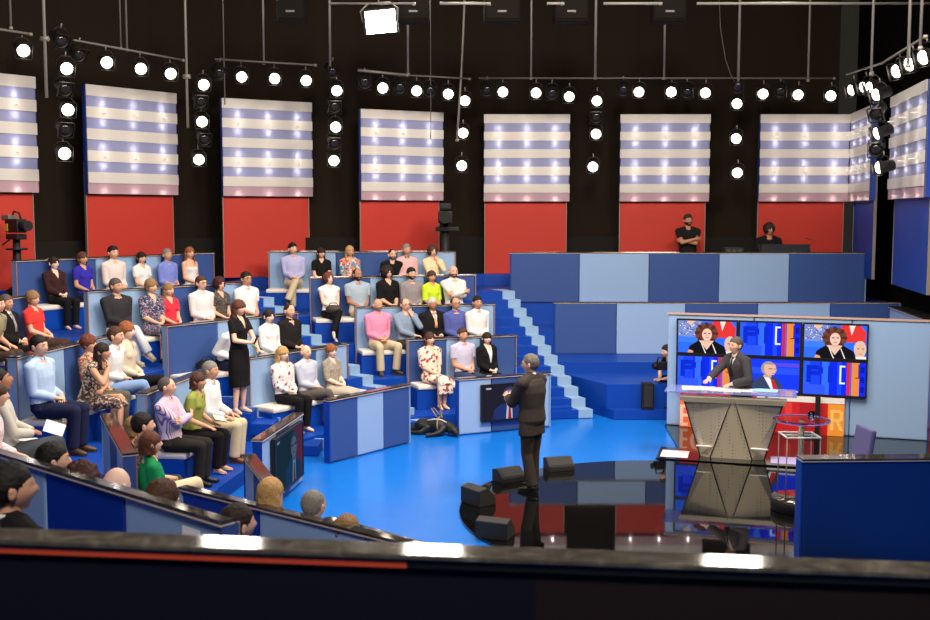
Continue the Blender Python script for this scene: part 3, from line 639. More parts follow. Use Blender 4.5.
ON = [(-7.02, 17.49, 6.21), (-6.57, 18.12, 6.01), (-6.17, 18.93, 6.22), (-5.76, 19.52, 6.19), (-5.37, 20.03, 6.17), (-4.91, 20.61, 6.04), (-6.58, 18.14, 5.34), (-6.64, 18.09, 4.62), (-4.95, 20.58, 5.35), (-5.01, 20.53, 4.64), (-4.32, 21.23, 6.26), (-3.74, 21.56, 6.27), (-3.17, 21.89, 6.27), (-2.6, 22.24, 6.11), (-2.63, 22.23, 5.38), (-2.67, 22.2, 4.7), (-1.71, 22.82, 6.23), (-1.02, 23.17, 6.21), (-0.36, 23.5, 6.18), (0.0, 23.63, 6.05), (-0.04, 23.62, 5.36), (-0.07, 23.61, 4.66), (0.82, 23.75, 6.25), (1.54, 23.75, 6.23), (2.26, 23.75, 6.15), (2.86, 23.75, 6.06), (2.85, 23.75, 5.35), (2.79, 23.75, 4.64), (3.77, 23.75, 6.25), (4.47, 23.75, 6.25), (5.21, 23.75, 6.23), (5.9, 23.75, 6.0), (5.9, 23.75, 5.25), (5.94, 23.75, 4.51), (6.46, 23.75, 6.21), (7.22, 23.75, 6.19), (7.93, 23.75, 6.17), (7.95, 22.6, 6.16), (7.8, 21.5, 6.09), (7.44, 20.17, 5.93), (7.34, 19.59, 5.74), (7.03, 17.93, 5.94), (6.9, 17.09, 5.94), (6.77, 16.27, 5.93), (7.34, 19.5, 5.05), (7.35, 19.4, 4.44)]
OFF = [(-6.62, 18.11, 5.01), (-6.6, 18.11, 5.67), (-6.61, 18.05, 6.44), (-6.44, 18.38, 6.26), (-4.96, 20.57, 5.72), (-4.92, 20.63, 5.02), (-4.65, 20.89, 6.28), (-2.06, 22.61, 6.31), (-1.36, 23.0, 6.25), (-0.74, 23.31, 6.21), (-2.67, 22.19, 6.46), (-2.64, 22.21, 5.78), (-2.65, 22.21, 5.04), (0.48, 23.74, 6.27), (1.89, 23.75, 6.21), (2.85, 23.75, 5.7), (3.43, 23.75, 6.28), (4.81, 23.75, 6.23), (5.9, 23.75, 6.34), (6.83, 23.75, 6.25), (7.33, 19.5, 5.38), (7.35, 19.5, 4.76)]
wh = ['the far left edge', 'the first light panel', 'the second light panel', 'the third light panel', 'the fourth light panel', 'the panel over the wide stairs', 'the standing technician', 'the mixing desk', 'the right side wall']
ON_L = ['lit lamp at the far left edge of the rig, above the leftmost panel', 'top lit lamp of the leftmost upright column', 'leftmost lit lamp over the second light panel', 'middle lit lamp over the second light panel', 'rightmost lit lamp over the second light panel',
 'top lit lamp of the second upright column from the left', 'middle lit lamp of the leftmost upright column', 'lowest lit lamp of the leftmost upright column', 'middle lit lamp of the second upright column from the left', 'lowest lit lamp of the second upright column from the left',
 'leftmost lit lamp over the third light panel', 'middle lit lamp over the third light panel', 'rightmost lit lamp over the third light panel', 'top lit lamp of the third upright column from the left', 'middle lit lamp of the third upright column from the left', 'lowest lit lamp of the third upright column from the left',
 'leftmost lit lamp over the fourth light panel', 'middle lit lamp over the fourth light panel', 'rightmost lit lamp over the fourth light panel', 'top lit lamp of the column right of the fourth light panel', 'middle lit lamp of the column right of the fourth light panel', 'lowest lit lamp of the column right of the fourth light panel',
 'leftmost lit lamp over the panel above the stairs', 'middle lit lamp over the panel above the stairs', 'rightmost lit lamp over the panel above the stairs', 'top glaring lamp of the column right of the stairs panel', 'middle glaring lamp of the column right of the stairs panel', 'lowest glaring lamp of the column right of the stairs panel',
 'leftmost lit lamp over the panel above the standing technician', 'middle glaring lamp over the panel above the standing technician', 'rightmost glaring lamp over the panel above the standing technician', 'top glaring lamp of the column left of the mixing desk panel', 'middle glaring lamp of the column left of the mixing desk panel', 'lowest glaring lamp of the column left of the mixing desk panel',
 'leftmost lit lamp over the mixing desk panel', 'middle lit lamp over the mixing desk panel', 'rightmost lit lamp over the mixing desk panel', 'first slanted lit lamp past the mixing desk panel', 'second slanted lit lamp past the mixing desk panel', 'third slanted lit lamp past the mixing desk panel', 'lowest of the four slanted lamps at the right corner',
 'lit lamp at the left of the three over the right side panel', 'middle lit lamp of the three over the right side panel', 'lit lamp at the right edge over the right side panel', 'upper lit lamp shining sideways in the dark gap at the right', 'lower lit lamp shining sideways in the dark gap at the right']
OFF_L = ['dark lamp between the two lower lit lamps of the leftmost column', 'dark lamp below the top lit lamp of the leftmost column', 'dark lamp above the top of the leftmost column', 'dark lamp left of the lamps over the second panel', 'upper dark lamp of the second upright column', 'lower dark lamp of the second upright column', 'dark lamp just left of the lamps over the third panel',
 'leftmost dark lamp over the fourth light panel', 'middle dark lamp over the fourth light panel', 'rightmost dark lamp over the fourth light panel', 'dark lamp at the top of the third upright column', 'upper dark lamp between lit ones of the third upright column', 'lower dark lamp between lit ones of the third upright column',
 'left dark lamp over the stairs panel', 'right dark lamp over the stairs panel', 'dark lamp in the column right of the stairs panel', "dark lamp left of those over the standing technician's panel", "dark lamp between the glaring lamps over the standing technician's panel", 'dark lamp at the top of the column left of the mixing desk panel', 'dark lamp over the mixing desk panel', 'upper dark lamp in the gap at the right', 'lower dark lamp in the gap at the right']
for lit, P, LB in ((True, ON, ON_L), (False, OFF, OFF_L)):
    proto = make_spot(lit)
    for i, p in enumerate(P):
        o = proto if i == 0 else copy_tree(proto)
        p = V(sc(p)); o.location = p
        aim = V((0, 9, 2.2)) if lit else V((1.5, 8+(i*37 % 7), 0))
        if LB[i].startswith(('upper lit lamp shining', 'lower lit lamp shining')): aim = V((3.0, 18.6, 3.6))
        elif lit and p.x > 6.5 and p.y < 22.9: aim = V((-3, p.y-3.5, 2.5))
        o.rotation_euler = (aim-p).to_track_quat('Z', 'Y').to_euler()
        tag(o, LB[i], None, 'lit round lamps of the rig' if lit else 'unlit lamps of the rig')
def pipe(pts, r, label, name='rig_pipe', m=None, group='pipes and rods of the lighting rig', cat='pipe', collar=None):
    pts = [V(p) for p in pts]; t = thing(name, label, cat, pts[-1], group)
    MB().tube(pts, r, 10).build('tube', m or STEEL, t)
    if collar is not None: MB().tube([pts[-1]+V((-.07, 0, collar)), pts[-1]+V((.07, 0, collar))], .045, 10).build('clamp', STEEL, t)
    else: MB().tube([pts[-1]+V((0, 0, .02)), pts[-1]+V((0, 0, -.03))], r*1.6, 10).build('end_fitting', STEEL, t)
    return t
DULL = mat('rig_dull', (104, 98, 92), .55)
PO = [((-7.14, 17.31, 6.54), .02, 'short grey rod at the far left edge of the rig'), ((-6.81, 17.82, 5.51), .028, 'thick upright pole beside the leftmost lamp column'), ((-5.16, 20.33, 5.22), .026, 'thick upright pole beside the second lamp column'), ((-6.01, 19.2, 6.51), .014, 'left one of the paired rods above the second panel'), ((-5.93, 19.28, 6.49), .020, 'right one of the paired rods above the second panel'),
 ((-3.93, 21.45, 6.56), .022, 'rod reaching the lamps above the third panel'), ((-2.72, 22.14, 6.56), .026, 'pole down to the top of the third lamp column'), ((-1.2, 23.08, 6.55), .026, 'pole ending at the bright pipe over the fourth panel'), ((1.43, 23.75, 6.55), .022, 'dim pole above the stairs panel'), ((2.82, 23.75, 6.55), .03, 'pale pole down to the glaring column right of the stairs panel'),
 ((4.31, 23.75, 6.55), .024, 'thin pole above the standing technician'), ((5.92, 23.75, 6.43), .03, 'pale pole down to the glaring column left of the mixing desk'), ((7.43, 23.75, 6.51), .024, 'pole above the mixing desk panel'), ((7.0, 18.9, 6.03), .022, 'pole above the four slanted lamps'), ((6.58, 16.3, 5.82), .024, 'pole among the lamps over the right side panel'), ((6.43, 15.52, 5.96), .022, 'pole nearest the right edge of the rig'),
 ((-4.6, 20.96, 5.74), .012, 'thin rod hanging across the third light panel'), ((-0.73, 23.32, 5.24), .008, 'thread-thin rod hanging across the fourth light panel')]
for i, (p, r, l) in enumerate(PO):
    q = V(sc(p)); pipe([(q.x, q.y, 10.2), q], r, l, 'rig_pole', STEEL if r > .021 else DULL, cat='pole', collar=1.0 if r == .028 or l.startswith('thick upright pole beside the second') else None)
q = V(sc((-0.17, 23.58, 5.21))); pipe([(q.x+.25, q.y, 10.2), q+V((.1, 0, 1.6)), q], .024, 'slightly bent pole hanging right of the fourth light panel', 'rig_pole', cat='pole')
pipe([sc((-7.6, 16.7, 6.50)), sc((-6.95, 17.6, 6.49))], .022, 'dark pipe over the leftmost light panel', m=DULL)
pipe([sc((-6.5, 18.25, 6.50)), sc((-5.2, 20.25, 6.45))], .020, 'dark pipe carrying the lamps over the second panel', m=DULL)
pipe([sc((-4.75, 20.85, 6.55)), sc((-3.0, 21.98, 6.59))], .020, 'dark pipe carrying the lamps over the third panel', m=DULL)
pipe([sc((-2.2, 22.51, 6.56)), sc((-1.22, 23.07, 6.53))], .028, 'short bright pipe over the fourth light panel')
pipe([sc((-1.2, 23.09, 6.53)), sc((0.1, 23.6, 6.52))], .018, 'dark continuation of the bright pipe over the fourth panel', m=DULL)
pipe([sc((.3, 23.75, 6.55)), sc((8.0, 23.75, 6.55))], .018, 'long dark pipe carrying the lamps along the back', m=DULL)
pipe([sc((7.9, 22.7, 6.5)), sc((7.3, 19.2, 6.25)), sc((6.7, 16.0, 6.2))], .020, 'dark pipe carrying the slanted lamps along the right wall', m=DULL)
for a, b_, l in ((-.45, .42, 'pale level pipe at the top edge, left length'), (1.45, 1.72, 'shortest pale level pipe at the top edge'), (2.45, 3.45, 'pale level pipe at the top edge, middle length'), (4.1, 8.4, 'long level pipe at the top edge over the right half'), (-2.4, -.9, 'dim level pipe behind the bright floodlight')):
    pipe([(a, 19.5, 7.33), (b_, 19.5, 7.33)], .025 if a != -2.4 else .018, l, m=STEEL if a != -2.4 else DULL)
# hung loudspeaker cabinets at the top edge
for x, wd, l in ((.68, .66, 'dark loudspeaker cabinet hanging above the stairs panel'), (1.95, .62, 'dark loudspeaker cabinet hanging left of the glaring column'), (3.75, .6, 'dark loudspeaker cabinet hanging above the standing technician'), (-.95, .6, 'dark loudspeaker cabinet hanging right of the floodlight'), (-3.2, .5, 'dark loudspeaker cabinet hanging left of the floodlight')):
    t = thing('hung_speaker', l, 'loudspeaker', (x, 20.4, 7.15), 'dark loudspeaker cabinets at the ceiling')
    MB().box((x, 20.4, 7.42), (wd, .4, .55), bev=.02).build('cabinet', mat('cab_dark', (20, 17, 15), .9, spec=.1), t)
    MB().box((x, 20.19, 7.42), (wd*.9, .02, .45)).build('grille', mat('cab_grille', (24, 21, 18), .9, spec=.1), t)
    MB().box((x, 20.17, 7.32), (.16, .02, .035)).build('badge', DULL, t)
    MB().tube([(x, 20.4, 7.7), (x, 20.4, 10.2)], .012, 6).build('hanger', DULL, t)
t = thing('rig_cable', 'thin cable drooping beside the pale pole left of the mixing desk', 'cable', sc((5.85, 23.7, 6.45)), 'pipes and rods of the lighting rig')
MB().tube([sc(p) for p in ((5.45, 23.7, 8.4), (5.5, 23.7, 7.6), (5.62, 23.7, 6.95), (5.75, 23.7, 6.6), (5.85, 23.7, 6.45))], .008, 6).build('cord', DULL, t)
MB().tube([sc((5.83, 23.7, 6.47)), sc((5.87, 23.7, 6.42))], .014, 8).build('plug', BLACK, t)
# bright floodlight
fl = thing('floodlight', 'glaring square floodlight tilted down at the top of the view', 'floodlight', (-1.53, 20.0, 7.1))
rot = (V((.3, 8, 3.0))-V((-1.53, 20, 7.1))).to_track_quat('Z', 'Y').to_matrix() @ M.Rotation(.12, 3, 'Z')
c = V((-1.53, 20, 7.1))
MB().box(c-rot @ V((0, 0, .13)), (.60, .44, .22), rot, bev=.02).build('housing', mat('lamp_housing', (44, 40, 37), .5), fl)
MB().box(c, (.54, .40, .02), rot).build('diffuser', emis('flood_glow', (255, 250, 240), 22), fl)
MB().tube([c+rot @ V(p) for p in ((-.32, 0, -.1), (-.34, .2, -.1), (-.2, .32, -.1), (.2, .32, -.1), (.34, .2, -.1), (.32, 0, -.1))], .014, 8).build('yoke', STEEL, fl)
MB().tube([c+rot @ V((0, .32, -.1)), (c.x, c.y+.1, 10.2)], .014, 8).build('hanger', DULL, fl)
for sx in (-1, 1): MB().box(c+rot @ V((sx*.31, 0, .04)), (.012, .44, .1), rot).build('barn_door', BLACK, fl)

# ------------------------------------------------------------------ studio camera, mixing desk
cx, cy = -7.82, 18.86
t = thing('studio_camera', 'studio camera on a pedestal before the leftmost red flat', 'camera', (cx, cy, 2.0))
q = M.Rotation(R(-35), 3, 'Z'); cc = V((cx, cy, 3.42)); cb = mat('camera_black', (15, 14, 14), .6)
MB().box(cc, (.36, .2, .24), q, bev=.02).build('body', cb, t)
MB().box(cc+q @ V((-.18, 0, .14)), (.22, .19, .10), q, bev=.02).build('viewfinder', mat('camera_grey', (112, 104, 92), .5), t)
MB().tube([cc+q @ V((.17, 0, .0)), cc+q @ V((.28, 0, 0)), cc+q @ V((.29, 0, 0)), cc+q @ V((.37, 0, 0))], [.075, .07, .085, .09], 16).build('lens', cb, t)
MB().tube([cc+q @ V((-.1, 0, .16)), cc+q @ V((-.05, 0, .25)), cc+q @ V((.12, 0, .22)), cc+q @ V((.15, 0, .12))], .016, 8).build('carry_handle', cb, t)
MB().box(cc+q @ V((-.12, -.105, -.03)), (.08, .012, .13), q).build('battery_label', mat('label_yellow', (214, 170, 30), .6), t)
MB().box(cc+q @ V((0, 0, -.19)), (.34, .2, .1), q, bev=.02).build('pan_head', cb, t)
MB().tube([cc+q @ V((-.1, 0, -.2)), cc+q @ V((-.5, .05, -.34))], .014, 8).build('pan_bar', cb, t)
MB().tube([(cx, cy, 2.3), (cx, cy, 2.75), (cx, cy, 3.22)], [.1, .075, .06], 14).build('column', cb, t)
MB().lathe([(0, 2.005), (.2, 2.005), (.2, 2.3), (.1, 2.36), (0, 2.36)], (cx, cy, 0), 20).build('base', cb, t)
MB().lathe([(.15, 3.0), (.18, 3.0), (.18, 3.03), (.15, 3.03)], (cx, cy, 0), 20).build('steering_ring', cb, t)
cx, cy = -.42, 23.2
t = thing('studio_camera', 'dim studio camera in the dark gap right of the fourth light panel', 'camera', (cx, cy, 2.0))
MB().box((cx, cy, 3.55), (.3, .5, .26), bev=.03).build('body', cb, t)
MB().tube([(cx, cy-.25, 3.55), (cx, cy-.5, 3.55)], [.1, .13], 16).build('lens', mat('lens_glass', (50, 48, 46), .1), t)
MB().box((cx, cy, 3.78), (.24, .3, .14), bev=.03).build('viewfinder', cb, t)
MB().tube([(cx, cy, 2.0), (cx, cy, 3.42)], [.16, .06], 14).build('column', cb, t)
MB().box((cx+.04, cy-.05, 3.3), (.5, .2, .1), bev=.02).build('pan_head', cb, t)
t = thing('mixing_desk', 'black mixing desk in front of the seated technician', 'mixing desk', (6.9, 23.75, 1.72))
MB().hexa([(6.38, 23.42, 2.72), (7.5, 23.42, 2.72), (7.5, 23.6, 2.72), (6.38, 23.6, 2.72), (6.38, 23.42, 2.80), (7.5, 23.42, 2.80), (7.5, 23.6, 2.97), (6.38, 23.6, 2.97)], bev=.012).build('console', BLACKM, t)
MB().box((6.94, 23.38, 2.87), (1.04, .03, .19), bev=.008).build('back_board', mat('desk_edge', (30, 32, 38), .6), t)
for sx in (6.44, 7.44):
    for sy in (23.46, 23.84): MB().tube([(sx, sy, 1.72), (sx, sy, 2.73)], .025, 8).build('leg', BLACK, t)
MB().tube([(7.46, 23.6, 2.86), (7.6, 23.55, 3.05), (7.38, 23.5, 3.1)], .008, 6).build('gooseneck', BLACK, t)
t = thing('monitor_case', 'small dark equipment case on the wall behind the technicians', 'equipment case', (5.84, 23.6, 1.72))
MB().box((5.84, 23.6, 2.22), (.46, .4, 1.03), bev=.01).build('cabinet', BLACKM, t)
MB().box((5.84, 23.6, 2.82), (.42, .32, .15), bev=.02).build('screen_housing', mat('case_grey', (34, 32, 30), .7), t)
for k in range(3): MB().box((5.72+.12*k, 23.43, 2.82), (.08, .02, .08)).build('button_panel', mat('case_panel', (70, 66, 60), .6), t)
# ------------------------------------------------------------------ people
TS = bpy.data.scenes.new('workbench')
def fuse(mb, voxel, it=3):
    """melt overlapping closed shapes into one continuous skin"""
    me = mb.mesh('tmp'); ob = bpy.data.objects.new('tmp', me); TS.collection.objects.link(ob)
    r = ob.modifiers.new('r', 'REMESH'); r.mode = 'VOXEL'; r.voxel_size = voxel; r.use_smooth_shade = True
    sm = ob.modifiers.new('s', 'SMOOTH'); sm.factor = .5; sm.iterations = it
    vl = TS.view_layers[0]; vl.update(); dg = vl.depsgraph
    out = bpy.data.meshes.new_from_object(ob.evaluated_get(dg), depsgraph=dg)
    bpy.data.objects.remove(ob); bpy.data.meshes.remove(me); return out
def ik(S, W, l1, l2, pole):
    d = W-S; L = d.length
    if L > (l1+l2)*.995: W = S+d*((l1+l2)*.995/L); d = W-S; L = d.length
    L = max(L, abs(l1-l2)+.02); a = (l1*l1-l2*l2+L*L)/(2*L); h = math.sqrt(max(0, l1*l1-a*a)); u = d.normalized()
    p = V(pole); p = p-u*p.dot(u); p.normalize(); return S+u*a+p*h, W
def gs(x, s): return math.exp(-(x/s)**2)
def head_surface(d, sex='m'):
    """point of the head skin in direction d: skull, brow, sockets, nose, lips, jaw and chin"""
    x, y, z = d; k = .072 if sex == 'f' else .076
    p = V((x*k, y*.094, z*.116))
    t = max(0, -p.z/.116); p.x *= 1-.30*t**1.6; 
    if p.y < 0: p.y *= 1-.25*max(0, t-.1); 
    else: p.y *= .96
    if p.y > .01:
        f = min(1, p.y/.05)
        p.y += f*(.024*gs(p.x, .012)*gs(p.z+.022, .022)+.008*gs(p.x, .008)*gs(p.z-.004, .02)
                 -.010*(gs(p.x-.031, .016)+gs(p.x+.031, .016))*gs(p.z-.010, .014)+.005*gs(p.x, .05)*gs(p.z-.034, .012)
                 +.006*gs(p.x, .024)*gs(p.z+.062, .009)+.017*gs(p.x, .026)*gs(p.z+.098, .020)-.004*gs(p.x, .02)*gs(p.z+.078, .008)
                 +.004*(gs(p.x-.045, .02)+gs(p.x+.045, .02))*gs(p.z+.022, .022))
    return p
def head_mb(sex, u=32, v=24):
    b = bmesh.new(); bmesh.ops.create_uvsphere(b, u_segments=u, v_segments=v, radius=1)
    for q in b.verts: q.co = head_surface(q.co.normalized(), sex)
    for f in b.faces: f.smooth = True
    mb = MB().merge(b); k = .072 if sex == 'f' else .076
    for s in (-1, 1):
        rot = M.Rotation(s*.35, 3, 'Z') @ M.Rotation(-.15, 3, 'X')
        mb.ell((s*(k+.004), -.008, -.008), (.010, .021, .033), rot, 10, 8)
        mb.ell((s*(k+.009), -.012, .004), (.008, .016, .018), rot, 8, 6)
    return mb
HEADS = {s: head_mb(s).mesh('head_'+s) for s in 'mf'}
def shell_cap(rad, c, low_front, low_back, thick_noise=0, nscale=20, seed=0):
    """hair cap: ellipsoid round the skull whose lower rim is drawn in under the skin"""
    b = bmesh.new(); bmesh.ops.create_uvsphere(b, u_segments=36, v_segments=26, radius=1)
    for q in b.verts:
        d = q.co.normalized(); n = 1+.45*thick_noise+thick_noise*mnoise.noise(d*nscale*.12+V((seed, 0, 0)))+thick_noise*.7*mnoise.noise(d*nscale*.3+V((0, seed, 0)))
        p = V((d.x*rad[0], d.y*rad[1], d.z*rad[2]))*n+V(c)
        side = max(0, min(1, (p.y+.05)/.10)); low = low_back+(low_front-low_back)*side
        if p.z < low:
            k = max(.55, 1-(low-p.z)*9); p = V((p.x*k, p.y*k, p.z))
        q.co = p
    for f in b.faces: f.smooth = True
    return b
def curtain_hair(lo, r0, r1, th, a0=110, flare=0, seed=0, front=0.0):
    """falling hair: a thick open sheet round sides and back of the head"""
    b = bmesh.new(); n, m = 22, 12; O = []; I = []
    for j in range(m+1):
        z = .055+(lo-.055)*j/m; t = j/m; ro = []; ri = []
        for i in range(n+1):
            a = R(-90-a0+2*a0*i/n); w_ = .006*math.sin(i*2.6+seed)+.004*math.sin(i*5.1+j*.9+seed)
            eg = 1-.72*abs(2*i/n-1)**4; rr = r0+(r1-r0)*t+w_+flare*t*t-.012*abs(2*i/n-1)**4; sy = 1.1
            c = V((math.cos(a)*rr, math.sin(a)*rr*sy-.012+front*t, z))
            e = V((math.cos(a)*(rr-th*(1-.6*t**3)*eg), math.sin(a)*(rr-th*(1-.6*t**3)*eg)*sy-.012+front*t, z-(.0 if j < m else -.0)))
            ro.append(b.verts.new(c)); ri.append(b.verts.new(e))
        O.append(ro); I.append(ri)
    for j in range(m):
        for i in range(n):
            b.faces.new((O[j][i], O[j][i+1], O[j+1][i+1], O[j+1][i])); b.faces.new((I[j][i+1], I[j][i], I[j+1][i], I[j+1][i+1]))
        b.faces.new((O[j][0], O[j+1][0], I[j+1][0], I[j][0])); b.faces.new((O[j+1][n], O[j][n], I[j][n], I[j+1][n]))
    for i in range(n): b.faces.new((O[0][i+1], O[0][i], I[0][i], I[0][i+1])); b.faces.new((O[m][i], O[m][i+1], I[m][i+1], I[m][i]))
    for f in b.faces: f.smooth = True
    return b
def hair_mesh(style):
    mb = MB()
    if style == 'short': mb.merge(shell_cap((.084, .103, .109), (0, -.021, .025), .045, -.075, .06, 44))
    elif style == 'fringe': mb.merge(shell_cap((.086, .106, .112), (0, -.015, .022), .005, -.085, .08, 36))
    elif style == 'crop': mb.merge(shell_cap((.080, .098, .104), (0, -.020, .020), .05, -.06, .025, 50))
    elif style == 'receding':
        b = shell_cap((.083, .101, .100), (0, -.030, .012), .0, -.075, .03, 30); mb.merge(b)
    elif style == 'bald':
        b = bmesh.new(); bmesh.ops.create_uvsphere(b, u_segments=36, v_segments=24, radius=1)
        for q in b.verts:
            d = q.co.normalized(); p = V((d.x*.081, d.y*.099-.012, d.z*.108))
            if p.z > .03: k = max(.72, 1-(p.z-.03)*7); p = V((p.x*k, p.y*k, .03+(p.z-.03)*.3))
            if p.z < -.065: p = V((p.x*.8, p.y*.8, p.z))
            if p.y > .0: p = V((p.x*(1-p.y*2.4), p.y*.6, p.z))
            q.co = p
        for f in b.faces: f.smooth = True
        mb.merge(b)
    elif style == 'bob':
        mb.merge(shell_cap((.090, .106, .112), (0, -.012, .024), .02, -.08, .03, 20)); mb.merge(curtain_hair(-.105, .090, .098, .034, 112))
    elif style == 'long':
        mb.merge(shell_cap((.088, .105, .112), (0, -.012, .023), .02, -.08, .03, 20)); mb.merge(curtain_hair(-.235, .089, .105, .034, 112, .01))
    elif style == 'bangs':
        mb.merge(shell_cap((.088, .108, .108), (0, -.004, .022), .02, -.08, .02, 30)); mb.merge(curtain_hair(-.20, .089, .098, .034, 116))
    elif style == 'wavy':
        mb.merge(shell_cap((.093, .108, .114), (0, -.014, .024), .012, -.08, .09, 30)); mb.merge(curtain_hair(-.165, .096, .112, .042, 112, .012, 2))
    elif style == 'curly':
        mb.merge(shell_cap((.112, .118, .124), (0, -.030, .020), -.10, -.12, .16, 46, 3))
    elif style == 'afro':
        mb.merge(shell_cap((.104, .112, .122), (0, -.026, .026), -.05, -.10, .12, 52, 5))
    elif style == 'puff':
        mb.merge(shell_cap((.092, .110, .114), (0, -.018, .030), .012, -.07, .10, 34, 1))
    elif style == 'ponytail':
        mb.merge(shell_cap((.083, .102, .108), (0, -.012, .022), .018, -.07, .02, 30)); mb.ell((0, -.125, .02), (.035, .035, .04)); mb.tube([(0, -.12, .02), (0, -.15, -.05), (0, -.13, -.15)], [.03, .034, .012], 10)
    bm_ = mb.mesh('hair_'+style); return bm_
HAIR = {}
HC = {'black': (24, 19, 18), 'dark': (42, 29, 24), 'brown': (74, 47, 34), 'auburn': (90, 50, 36), 'ginger': (146, 86, 52), 'blonde': (186, 146, 92), 'fair': (142, 108, 72), 'grey': (128, 122, 116), 'salt': (104, 97, 90), 'darkgrey': (84, 76, 70), 'white': (190, 184, 176), 'copper': (108, 56, 42), 'burgundy': (62, 26, 26)}
def hairmat(c): return mat('hair_'+c, HC[c], .6, spec=.3, bump=.9, bscale=55, var=.45)
SK = {'a': (232, 184, 158), 'b': (222, 172, 144), 'c': (206, 152, 122), 'd': (176, 122, 94), 'p': (240, 200, 180)}
def skin(c): return mat('skin_'+c, SK[c], .5, spec=.35)
def cloth(name, col): return mat('cloth_'+name, tuple(min(222, c) for c in col), .85, spec=.2, bump=.45, bscale=5, bdist=.035, bdetail=1.5)
# small shared face pieces
def eye_mesh():
    m = MB().ell((0, 0, 0), (.0125, .008, .0085), None, 12, 8, 0).ell((0, .0055, 0), (.0066, .0040, .0068), None, 10, 6, 1); return m.mesh('eye')
EYE = eye_mesh(); EYE.materials.append(mat('eye_white', (204, 186, 176), .3)); EYE.materials.append(mat('iris_dark', (40, 28, 22), .2))
BROW = MB().tube([(-.019, -.003, -.004), (-.006, .002, .001), (.016, .003, -.001)], [.0022, .0036, .003], 8).mesh('eyebrow')
LIPS = MB().tube([(-.024, -.006, -.001), (-.012, .0015, .001), (0, .004, 0), (.012, .0015, .001), (.024, -.006, -.001)], [(.002, .003), (.0045, .004), (.0055, .004), (.0045, .004), (.002, .003)], 8, axis=(0, 0, 1)).mesh('mouth')
def glasses_mesh():
    m = MB()
    for s in (-1, 1):
        ringp = [V((s*.033+.023*math.cos(k*.5236), .098, .008+.017*math.sin(k*.5236))) for k in range(13)]
        m.tube(ringp, .0022, 6, cap=False); m.tube([(s*.056, .097, .012), (s*.083, .04, .012), (s*.086, -.02, .006)], .0022, 6)
    m.tube([(-.010, .1, .012), (.010, .1, .012)], .0022, 6); return m.mesh('glasses')
GLS = glasses_mesh()
def beard_mesh():
    b = bmesh.new(); bmesh.ops.create_uvsphere(b, u_segments=32, v_segments=24, radius=1)
    for q in b.verts:
        p = head_surface(q.co.normalized()); inb = p.z < -.042 and p.y > -.03 and not (abs(p.z+.062) < .010 and abs(p.x) < .022 and p.y > .05)
        q.co = p*1.045 if inb else p*.93
    for f in b.faces: f.smooth = True
    return MB().merge(b).mesh('beard')
BEARD = beard_mesh()
def shoe_mesh(kind):
    m = MB()
    if kind == 'heel':
        m.tube([(0, -.065, .05), (0, -.02, .048), (0, .06, .03), (0, .12, .018), (0, .155, .014)], [(.024, .020), (.030, .024), (.034, .024), (.030, .016), (.008, .008)], 12, axis=(1, 0, 0)).tube([(0, -.06, .05), (0, -.065, .002)], [.012, .006], 8)
    elif kind == 'sneaker':
        m.tube([(0, -.09, .05), (0, -.06, .055), (0, 0, .060), (0, .08, .045), (0, .15, .036), (0, .18, .032)], [(.02, .03), (.038, .045), (.042, .052), (.046, .042), (.042, .034), (.018, .020)], 14, axis=(1, 0, 0)).box((0, .045, .010), (.086, .26, .02), None, 0, .008)
    else:
        m.tube([(0, -.085, .045), (0, -.055, .052), (0, 0, .058), (0, .08, .036), (0, .15, .027), (0, .185, .022)], [(.016, .028), (.034, .042), (.038, .050), (.043, .034), (.037, .026), (.012, .014)], 14, axis=(1, 0, 0)).box((0, .045, .006), (.078, .25, .012), None, 0, .005).box((0, -.05, .014), (.064, .07, .026), None, 0, .005)
    return m.mesh('shoe_'+kind)
SHOE = {k: shoe_mesh(k) for k in ('shoe', 'heel', 'sneaker')}
AUD = 'people of the seated studio audience'
def hand(mb, fing, W, hd, pn, sd, k=1.0, curl=.5):
    """palm into mb, five fingers into fing"""
    hd = V(hd).normalized(); pn = V(pn); pn = (pn-hd*pn.dot(hd)).normalized(); side = hd.cross(pn)*sd
    rot = M((side, hd, pn)).transposed()
    if rot.determinant() < 0: rot = M((-side, hd, pn)).transposed()
    mb.ell(W+hd*.048*k, (.040*k, .056*k, .017*k), rot, 12, 8)
    mb.tube([W-hd*.01, W+hd*.03*k], [.026*k, .026*k], 10)
    for i, (o, L) in enumerate(((-.030, .060), (-.0105, .074), (.0105, .078), (.030, .070))):
        p = W+hd*.078*k+side*o*k; c = curl*(1.15-.1*i); pts = [p-hd*.02*k]; d = hd+side*o*2.2
        d.normalize(); pts.append(p)
        for q in range(3):
            d = (d*math.cos(c*.55)+pn*math.sin(c*.55)).normalized() if q or curl > .1 else d
            p = p+d*L*k*(.45, .32, .23)[q]; pts.append(p)
        fing.tube(pts, [.0085*k, .0088*k, .0082*k, .0074*k, .0052*k], 8)
    t0 = W+hd*.028*k+side*.028*k; td = (side*.75+hd*.62+pn*.25).normalized(); t1 = t0+td*.036*k; td2 = (hd*.8+side*.25+pn*.45).normalized()
    fing.tube([t0-td*.02*k, t0, t1, t1+td2*.026*k, t1+td2*.036*k], [.012*k, .0125*k, .0105*k, .0088*k, .005*k], 8)
